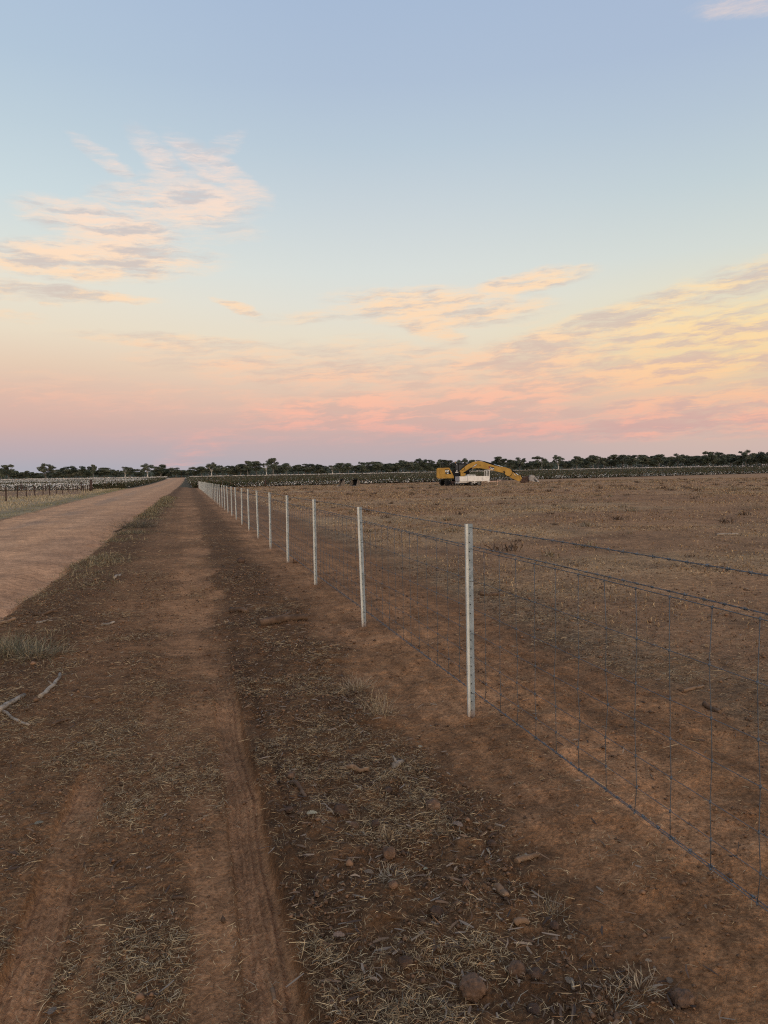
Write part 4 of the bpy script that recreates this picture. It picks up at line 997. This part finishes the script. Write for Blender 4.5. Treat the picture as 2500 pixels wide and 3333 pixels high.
# ---------------------------------------------------------------- trailer
trw = mat('chalky_white_paint', (.66, .61, .55), .6, var=.08, scale=2, c2=(.72, .68, .62)); tyre_m = mat('dusty_tyre', (.022, .019, .017), .9, var=.4); rim_m = mat('dusty_rim', (.11, .10, .085), .6, var=.2)
bar_m = mat('faded_primer_bar', (.50, .33, .24), .7, var=.12)
def trailer():
    A = R(17); d = ray(1350+540*.2712, 1560); y = 101.0; x = d[0]/d[1]*y
    t = empty('trailer', (x, y, 0), -math.atan2(x, y)+A); tag(t, 'white tandem axle tray trailer with drop sides parked before the excavator', 'trailer')
    s = .0114; L = (893-540)*s/math.cos(A); Wd = 2.05; zb, zt = .60, 1.31
    bm = new(); box(bm, .03, L-.03, .03, Wd-.03, zb-.02, zb+.05, .005); fin('tray_floor', bm, trw, t)
    n = 3; pl = [0, .26, .50, .78, 1.0]
    for i in range(4):
        bm = new(); box(bm, pl[i]*L+.02, pl[i+1]*L-.02, -.03, 0, zb+.03, zt, .006)
        fin('side_panel', bm, trw, t)
        bm = new(); box(bm, pl[i]*L+.02, pl[i+1]*L-.02, Wd, Wd+.03, zb+.03, zt, .006); fin('side_panel', bm, trw, t)
    bm = new(); box(bm, -.03, 0, 0, Wd, zb+.03, zt, .006); fin('tailgate', bm, mat('grey_tailgate', (.42, .39, .38), .6, var=.12), t)  # tailgate in a darker grey than the white side panels
    bm = new(); box(bm, L, L+.03, 0, Wd, zb+.03, zt, .006); fin('front_panel', bm, trw, t)
    for k in (.0, .5, 1.0):
        bm = new(); box(bm, k*L-.03, k*L+.03, -.06, -.032, zb-.12, zt+.03); fin('side_stanchion', bm, trw, t)
    bm = new()
    for k in range(4):
        yy = .04+k*(Wd-.08)/3; box(bm, L+.035, L+.095, yy-.03, yy+.03, zt-.35, 2.12)
    box(bm, L+.04, L+.09, .0, Wd, 2.121, 2.17); fin('headboard_rack', bm, trw, t)
    for yy in (.55, Wd-.55):
        bm = new(); box(bm, -.1, L+.2, yy-.04, yy+.04, zb-.17, zb-.022, .005); fin('chassis_rail', bm, trw, t)
    bm = new(); box(bm, -.08, 1.0, -.0, .05, .42, .47); box(bm, -.1, -.05, .1, Wd-.1, .36, .48); fin('rear_bumper', bm, trw, t)
    for k, xx in enumerate((.15, .35)):
        bm = new(); box(bm, xx, xx+.1, -.02, .03, .36, .42); fin('lamp_bracket', bm, rim_m, t)
    for wx in ((678-540)*s/math.cos(A)+.12, (762-540)*s/math.cos(A)+.12):
        for yy in (.05, Wd-.28):
            bm = new(); tube(bm, [(wx, yy, .33), (wx, yy+.03, .33), (wx, yy+.2, .33), (wx, yy+.23, .33)], [.28, .33, .33, .28], 24); w = fin('wheel', bm, tyre_m, t)
            bm = new(); disc(bm, (wx, .33), .19, yy-.012, yy+.1, 18); disc(bm, (wx, .33), .06, yy-.03, yy, 10); fin('rim', bm, rim_m, w)
    wx0 = (678-540)*s/math.cos(A)-.30; bm = new(); box(bm, wx0, wx0+1.65, -.05, .22, .665, .69)
    fin('mudguard', bm, trw, t)
    bm = new(); box(bm, wx0+.75, wx0+.83, .0, .05, .30, .60); box(bm, wx0+.45, wx0+1.15, .0, .05, .44, .50); fin('spring_hanger', bm, trw, t)
    bm = new(); yc = Wd/2; tube(bm, [(L-.9, .25, .52), (L+.9, yc-.1, .52), (L+1.8, yc, .56)], .05, 8); tube(bm, [(L-.9, Wd-.25, .52), (L+.9, yc+.1, .52), (L+1.8, yc, .56)], .05, 8); dr = fin('drawbar', bm, bar_m, t)
    bm = new(); tube(bm, [(L+1.75, yc, .58), (L+2.1, yc, .62)], [.07, .05], 8); fin('coupling', bm, bar_m, dr)
    bm = new(); tube(bm, [(L+1.5, yc-.14, .12), (L+1.5, yc-.14, .8)], .035, 8); disc(bm, (L+1.5, .10), .09, yc-.17, yc-.11, 12); fin('jockey_wheel', bm, bar_m, dr)
    # load
    Mt = t.matrix_basis.copy()
    def place(o, lx, ly, lz):
        c, s_ = math.cos(t.rotation_euler.z), math.sin(t.rotation_euler.z)
        o.location = (x+c*lx-s_*ly, y+s_*lx+c*ly, lz); o.rotation_euler = (0, 0, t.rotation_euler.z)
    tk = mat('pale_plastic_tank', (.44, .42, .38), .5, var=.1)
    o = empty('water_tank', (0, 0, 0)); place(o, 1.15, .45, zb+.055); tag(o, 'long low pale tank lying in the tray of the white trailer', 'tank')
    bm = new(); box(bm, 0, 1.35, 0, .9, 0, .88, .09); fin('tank_shell', bm, tk, o)
    bm = new(); tube(bm, [(.4, .4, .87), (.4, .4, .93)], .15, 14); fin('tank_lid', bm, tk, o)
    for k in (.45, .92):
        bm = new(); box(bm, k, k+.03, -.012, .912, .0, .892); fin('strap', bm, rim_m, o)
trailer()

# ---------------------------------------------------------------- loose buckets by the cotton
LBM = mat('earthy_bucket_steel', (.13, .10, .08), .9, .1, var=.4, scale=4, bump=.4, c2=(.22, .18, .14))
def loose_bucket(px, py, sc, rz, label, w=1.1):
    x, y = gp(px, py); o = empty('excavator_bucket', (x, y, 0), rz); o.scale = (sc, sc, sc); tag(o, label, 'bucket', 'loose excavator buckets by the cotton')
    # profile X-Z: open mouth on -X side
    arc = [(-.35, .0), (.25, .0), (.55, .10), (.72, .36), (.70, .68), (.50, .90), (.18, 1.0)]
    def shell(bm, pts, th):
        ins = [(p[0]*(1-th)-.0, max(p[1]*(1-th)+.03, .03)) for p in pts]
        prism(bm, pts + list(reversed(ins)), -w/2, w/2)
    bm = new(); shell(bm, arc, .05); fin('shell', bm, blk, o)  # black shell colour paints in the shade inside the open mouth
    for s in (-1, 1):
        bm = new(); side = arc; prism(bm, side, s*w/2+(.001 if s > 0 else -.036), s*w/2+(.036 if s > 0 else -.001)); fin('side_plate', bm, LBM, o)
    for s in (-1, 1):
        bm = new(); prism(bm, [(.18, .96), (.32, 1.22), (.48, 1.20), (.55, .86)], s*.18-.03, s*.18+.03); fin('mounting_ear', bm, blk, o)
    for k in range(5):
        yy = -w/2+.1+k*(w-.2)/4; bm = new(); tube(bm, [(-.30, yy, .03), (-.52, yy, .02)], [.05, .015], 6); fin('tooth', bm, chrome, o)
loose_bucket(1152, 1582.0, 1.05, R(52), 'larger loose dark mouthed digger bucket, right one of two before the cotton', 1.35)
loose_bucket(1108, 1582.5, 1.0, R(38), 'smaller loose dark mouthed digger bucket, left one of two before the cotton', .8)

# ---------------------------------------------------------------- sticks, logs, clods, leaves, tufts
wood_g = mat('grey_dead_wood', (.20, .155, .115), .9, var=.4, scale=14, bump=1.0, c2=(.36, .29, .22)); wood_b = mat('brown_dead_wood', (.105, .062, .036), .9, var=.4, scale=9, bump=.6); wood_t = mat('tan_dead_wood', (.21, .125, .070), .9, var=.3, scale=9, bump=.5)
def stick(p0, p1, r, m_, label, name='stick', bend=.04, fork=None, lift=.0):
    a = Vector((*gp(*p0), 0)); b = Vector((*gp(*p1), 0)); L = (b-a).length
    o = empty(name, ((a.x+b.x)/2, (a.y+b.y)/2, 0)); pts = []; rs = []
    base = Vector(o.location); nn = Vector((-(b-a).y, (b-a).x, 0)).normalized(); nseg = 9
    ph = random.uniform(0, 6)
    for i in range(nseg+1):
        t = i/nseg; q = a.lerp(b, t) + nn*(math.sin(t*math.pi)*bend*L + .012*L*math.sin(t*17+ph))
        z = gz1(q.x, q.y)+r*.75+lift*t + r*.25*math.sin(t*11+ph); pts.append(Vector((q.x, q.y, z))); rs.append(r*(1.05-.35*t)*(1+.10*math.sin(t*23+ph)))
    sm = [p.z for p in pts]
    for i in range(1, nseg): pts[i].z = (sm[i-1]+sm[i]*2+sm[i+1])/4
    o.location.z = min(p.z for p in pts)-r; base = Vector(o.location)
    bm = new(); tube(bm, [p-base for p in pts], rs, 9); fin('stem', bm, m_, o)
    if fork:
        t, ang, fl = fork; q = pts[int(t*nseg)]-base; dd = (b-a).normalized(); dd.rotate(Matrix.Rotation(R(ang), 3, 'Z').to_quaternion())
        bm = new(); tube(bm, [q, q+dd*fl*.5+Vector((0, 0, .02)), q+dd*fl+Vector((0, 0, .035))], [r*.6, r*.45, r*.25], 7); fin('side_branch', bm, m_, o)
    tag(o, label, name, None); return o
stick((-8, 2328), (78, 2264), .020, wood_g, 'thick grey dead stick running to the left edge of the photo', bend=.0)
stick((132, 2268), (197, 2202), .0165, wood_g, 'grey knobbly dead stick right of the thick one at the left edge', bend=-.03, fork=(.5, 70, .04))
stick((2, 2318), (90, 2362), .011, wood_g, 'thin grey stick slanting below the thick stick at the left edge', bend=-.0, fork=(.8, -50, .03))
stick((170, 2355), (222, 2335), .010, wood_b, 'short brown curved stick in the litter right of the grey sticks', bend=.12)
stick((112, 2007), (190, 2003), .022, wood_b, 'dark bent branch on the debris at the road edge', 'branch', .05, (.7, 40, .25), .04)
stick((-5, 2037), (52, 2024), .022, wood_t, 'pale tan stick on the road edge at the left of the photo')
stick((120, 2036), (170, 2028), .013, wood_g, 'light grey twig below the dark bent branch at the road edge', bend=.05, fork=(.6, -35, .12))
stick((333, 2036), (373, 2026), .016, wood_g, 'short pale stick lying in the middle of the flattened track')
stick((372, 1888), (393, 1879), .022, wood_g, 'small pale stick on the ridge between road and track', bend=.02)
stick((843, 2042), (1000, 2022), .045, wood_b, 'dark brown log lying across the litter row left of the third post', 'log', .03, (.55, 38, .22))
stick((752, 1996), (808, 2003), .032, wood_b, 'reddish stub of log left of the dark brown log', 'log', .0)
stick((1118, 2500), (1200, 2508), .015, wood_t, 'flat tan stick in the litter row below the nearest post, lying level', bend=.01)
stick((1283, 2496), (1312, 2482), .016, wood_g, 'short forked grey stick up the litter row from the nearest post base', bend=.02, fork=(.4, 70, .04))
stick((948, 2546), (994, 2592), .012, wood_b, 'dark curved stick at the left edge of the litter row', bend=.06)
stick((1680, 2808), (1750, 2776), .0125, wood_t, 'brown stick at the right edge of the litter row, pointing up right', bend=.01)
stick((1617, 2888), (1650, 2926), .016, wood_t, 'chunky orange brown stub of wood in the lower litter row', bend=.01)
stick((1677, 3005), (1722, 3000), .012, wood_t, 'stout flat tan stick right of the orange brown stub', bend=.01)
stick((1858, 3176), (1866, 3206), .007, wood_g, 'small pale grey stick at the bottom right of the litter row', bend=.02)
stick((367, 2842), (393, 2800), .006, wood_b, 'thin hooked twig between the two tyre tracks', bend=.14)
stick((562, 2908), (604, 2914), .007, wood_b, 'short thick twig just left of the right hand tyre track')
stick((420, 3002), (530, 2990), .004, wood_b, 'long thin straight twig low between the tyre tracks', bend=.01)
stick((885, 3174), (893, 3208), .008, wood_t, 'upended pale stub on the right rim of the tyre track', bend=.02)
stick((1560, 1944), (1640, 1940), .030, wood_b, 'dark fallen limb behind the netting just right of the nearest post', 'branch', .02)
stick((2290, 2300), (2345, 2322), .016, wood_b, 'grey broken limb in the debris row behind the netting at right', 'branch', .06)
stick((2222, 2258), (2290, 2240), .013, wood_t, 'tan stick in the debris row left of the broken limb', bend=.03)
stick((2330, 1746), (2405, 1744), .030, wood_g, 'long white stick lying level far out in the paddock at right', bend=.01)
stick((352, 1728), (432, 1716), .03, wood_b, 'thin dark branch poking left out of the brush heap by the road', 'branch', .02, None, .05)
clod_m = mat('baked_clod', (.13, .074, .044), .95, var=.35, scale=14, bump=.9, bscale=60, c2=(.20, .115, .068)); clod_d = mat('dark_clod', (.085, .050, .032), .95, var=.35, scale=14, bump=.9, bscale=60)
def clod(px, py, wpx, m_, label, seed=0, flat=.8, sink=.3):
    x, y = gp(px, py); dist = math.hypot(x, y); r = wpx/F*math.sqrt(x*x+y*y+CH*CH)/2
    bm = new(); bmesh.ops.create_icosphere(bm, subdivisions=4, radius=1.0); rnd = random.Random(seed)
    off = rnd.uniform(0, 50)
    for v in bm.verts:
        c = v.co.normalized(); n = fbm(np.array([c.x*1.2+off+c.z*.7]), np.array([c.y*1.2+off-c.z*.9]), 1.3, 4, 700+seed)[0]
        n2 = abs(fbm(np.array([c.x+c.z*2+off]), np.array([c.y*1.7-c.z+off]), 2.6, 3, 800+seed)[0]-.5)*4.5
        v.co = Vector((c.x, c.y*.9, c.z*flat))*r*(.72+.5*n+.16*n2)
    o = fin('dirt_clod', bm, m_, None, smooth=True); o.location = (x, y+r*.5, gz1(x, y+r*.5)+r*flat*(1-sink)); o.rotation_euler = (rnd.uniform(-.3, .3), rnd.uniform(-.3, .3), rnd.uniform(0, 6))
    tag(o, label, 'clod', 'dirt clods in the litter row')
for i, a in enumerate([(1541, 3235, 72, clod_m, 'largest round reddish clod at the bottom of the litter row'),
    (1265, 2800, 42, clod_m, 'upright reddish clod with a split face, mid litter row'), (1410, 2642, 44, clod_m, 'flat topped round clod in the upper litter row'),
    (1153, 2704, 28, clod_m, 'small orange clod below the white leaf at left'), (1222, 2692, 26, clod_d, 'small dark clod right of the small orange clod'),
    (1424, 2972, 38, clod_d, 'dark rough clod in the middle of the lower litter row'), (1515, 2892, 24, clod_m, 'small brown clod left of the orange brown stub of wood'),
    (1281, 2910, 26, clod_m, 'small oblong clod below the split upright one'), (1686, 3164, 50, clod_m, 'pair of clods right of the largest one, left of the pair'),
    (1746, 3178, 36, clod_d, 'pair of clods right of the largest one, right of the pair'), (1806, 3018, 26, clod_d, 'rounded dark clod near the right rim of the litter row'),
    (2228, 3262, 52, clod_m, 'reddish clod alone on bare soil at the bottom right corner'), (1603, 2752, 26, clod_d, 'dark clod in the tangle of bark at the right of the litter row'),
    (1265, 2576, 24, clod_d, 'round dark clod high in the litter row'), (948, 2532, 24, clod_m, 'rounded clod at the top of the left rim of the litter row'), (940, 2636, 26, clod_d, 'dark clod on the left rim of the litter row beside the track'),
    (1110, 2660, 44, clod_d, 'wide crumbly dark clod right beside the white leaf'), (1320, 3158, 40, clod_d, 'low dark clod left above the largest clod'), (1740, 3280, 38, clod_d, 'clod at the lower right below the pair of clods'),
    (965, 1838, 22, clod_m, 'small dark clod at the foot of the fourth post'), (784, 1838, 26, clod_d, 'dark clod lying on the track side left of the fourth post'), (2155, 2168, 0, None, '')][:21]): clod(*a, seed=i)
# bark slabs behind netting
def leaf_piece(px, py, wpx, c, label, rz):
    x, y = gp(px, py); r = wpx/F*math.hypot(math.hypot(x, y), CH); z = gz1(x, y)
    bm = new(); n = 9; L = []; Rr = []
    for i in range(n):
        t = i/(n-1); w_ = .30*r*math.sin(math.pi*min(1, t*.93+.07))**.7*(1+.15*math.sin(i*2.7)); zz = .10*r*math.sin(t*3.1)+.012
        L.append(bm.verts.new(((t-.5)*r, w_, zz+.08*r))); Rr.append(bm.verts.new(((t-.5)*r, -w_, zz)))
    for i in range(n-1): bm.faces.new((L[i], L[i+1], Rr[i+1], Rr[i]))
    ex = bmesh.ops.solidify(bm, geom=bm.faces[:], thickness=.0012)
    o = fin('dry_leaf', bm, mat('leaf_'+str(int(px)), c, .7, var=.15, scale=30)); o.location = (x, y, z+.006); o.rotation_euler = (0, .1, rz); tag(o, label, 'leaf', 'dry leaves on the soil')
leaf_piece(1016, 2672, 32, (.50, .44, .30), 'pale whitish leaf at the upper left of the litter row', .3)
leaf_piece(1368, 2430, 20, (.46, .38, .26), 'small pale leaf high in the litter row near the bare strip', .9)
leaf_piece(1385, 2830, 16, (.42, .38, .25), 'tiny pale green leaf right of the split upright clod', .6)
leaf_piece(1200, 2852, 30, (.28, .20, .13), 'curled grey leaf left of the middle of the litter row', -.2)
leaf_piece(1103, 3048, 34, (.42, .28, .19), 'peach coloured leaf at the lower left of the litter row', .1)
leaf_piece(127, 2696, 24, (.30, .26, .18), 'grey green leaf in the litter left of the left tyre track', .7)
leaf_piece(2110, 3126, 18, (.40, .30, .20), 'pale leaf on bare soil toward the bottom right', -.1)
leaf_piece(1850, 3196, 30, (.26, .20, .14), 'grey leaf beside the small pale stick at bottom right', 1.4)
leaf_piece(2180, 3195, 28, (.22, .16, .11), 'dull grey leaf above the lone reddish clod', 1.0)
leaf_piece(1855, 3060, 22, (.28, .21, .14), 'grey splintered leaf right of the rounded dark clod', .9)
leaf_piece(170, 3300, 30, (.25, .19, .14), 'brown pointed leaf at the lower left corner area', 1.3)
leaf_piece(1490, 2705, 34, (.34, .24, .17), 'tan bark flake in the upper right of the litter row', -.6)
def tuft(px, py, hgt, spread_, n, pal, label, name='grass_tuft', up_=1.0):
    x, y = gp(px, py); z = gz1(x, y); P = np.stack([rng.normal(0, spread_*.4, n), rng.normal(0, spread_*.4, n), np.zeros(n)], 1)
    c = np.array(pal)[rng.integers(0, len(pal), n)]*rng.uniform(.75, 1.2, (n, 1))
    a = np.arctan2(P[:, 1], P[:, 0])+rng.normal(0, .7, n)
    V, Q, Cc = strips(P, a, np.clip(rng.normal(up_, .35, n), -.05, 1.5), hgt*rng.uniform(.4, 1.2, n), np.full(n, .0022 if hgt < .3 else .004), rng.normal(0, .12, n)*hgt, c)
    o = meshq(name, V, Q, Cc, straw_m); o.location = (x, y, z); tag(o, label, 'grass tuft' if name == 'grass_tuft' else 'brush heap', 'grass tufts by the track')
GG = [(.13, .135, .085), (.17, .155, .095), (.24, .205, .13), (.075, .07, .045), (.10, .11, .07)]; ST = [(.38, .30, .19), (.30, .22, .14), (.22, .16, .10)]; DK = [(.08, .065, .045), (.13, .11, .075), (.20, .16, .11)]
tuft(52, 2125, .17, .34, 420, GG+ST, 'grey green grass tuft at the left edge above the dead sticks', up_=.7)
tuft(5, 2120, .21, .24, 300, GG+ST[:1], 'taller grey green tuft cut by the left edge of the photo', up_=.9)
tuft(130, 2135, .16, .25, 420, GG+ST, 'half dry tuft right of the grey green one, above the sticks', up_=.6)
tuft(1235, 2330, .17, .10, 90, ST, 'sparse straw tuft standing where the litter row meets bare soil', up_=1.1)
tuft(1165, 2240, .10, .14, 160, ST, 'bushy dry tuft at the top of the litter row', up_=.9)
tuft(2080, 3215, .055, .07, 90, ST, 'curly pale root tuft at bottom right beside the lone clod', up_=.6)
tuft(1985, 3265, .055, .09, 90, ST+DK, 'splayed straw tuft left of the curly root tuft', up_=.45)
tuft(445, 1718, .42, .75, 900, DK, 'dark brush heap on the ridge between road and track', 'brush_heap', .6)
tuft(410, 1740, .22, .80, 500, DK+GG, 'low grey brush below the dark brush heap', 'brush_heap', .5)
tuft(1265, 2730, .06, .05, 60, ST, 'small standing straw tuft beside the split upright clod', up_=1.1)
tuft(1275, 2855, .05, .08, 120, ST, 'flat yellow straw wisp under the split upright clod', up_=.25)
tuft(1785, 2960, .07, .06, 60, DK+ST, 'dark upright tuft of bark splinters at the right of the litter row', up_=1.0)
tuft(1725, 1658, .35, .5, 200, DK+ST, 'dark weed clump in the paddock below the bucket', up_=1.0)
tuft(1840, 1657, .35, .5, 200, DK+ST, 'dark weed clump in the paddock right of the other one', up_=1.0)
tuft(2460, 1658, .45, .9, 300, ST+DK, 'brown weed clump in the paddock at the right edge', up_=1.0)
def crumbs():
    """small loose crumbs of soil: octahedra"""
    n = 150000; x, y = wedge(n, 1.7, 13, 35, 1.3); z = zones(x, y)
    k = rng.uniform(0, 1, n) < (.10+.8*z['w1']+.5*z['verge']+.5*z['w2']+.07*z['strip']+.3*z['mid'])*(1-.85*z['trk'])*(1-.8*z['road'])*sstep(.36, .58, fbm(x, y, 3, 3, 901))
    x, y = x[k], y[k]; zz = {a: b[k] for a, b in z.items()}; m = len(x); r = rng.gamma(2.0, .0016, m)*(1+np.hypot(x, y)*.06)+.0015; h = gz(x, y, zz)+r*.5
    base = np.array([[1, 0, 0], [0, 1, 0], [-1, 0, 0], [0, -1, 0], [0, 0, .8], [0, 0, -.8]]); T_ = np.array([[0, 1, 4], [1, 2, 4], [2, 3, 4], [3, 0, 4], [1, 0, 5], [2, 1, 5], [3, 2, 5], [0, 3, 5]])
    V = np.stack([x, y, h], 1)[:, None, :] + base[None]*r[:, None, None]*rng.uniform(.55, 1.35, (m, 6, 1))
    a = rng.uniform(0, 6.28, m); c, s_ = np.cos(a)[:, None], np.sin(a)[:, None]; D_ = V-np.stack([x, y, h], 1)[:, None, :]
    V = np.stack([x[:, None]+D_[..., 0]*c-D_[..., 1]*s_, y[:, None]+D_[..., 0]*s_+D_[..., 1]*c, h[:, None]+D_[..., 2]], -1).reshape(-1, 3)
    Q = ((np.arange(m)*6)[:, None, None]+T_[None]).reshape(-1, 3)
    pal = np.array([[.10, .060, .036], [.15, .085, .048], [.21, .115, .062]]); col = np.repeat(pal[rng.integers(0, 3, m)]*rng.uniform(.7, 1.2, (m, 1)), 6, 0)
    tag(meshq('soil_crumbs', V, Q, col, straw_m), 'loose crumbs of red brown soil scattered along the track and fence', 'soil crumbs', kind='stuff')
crumbs()
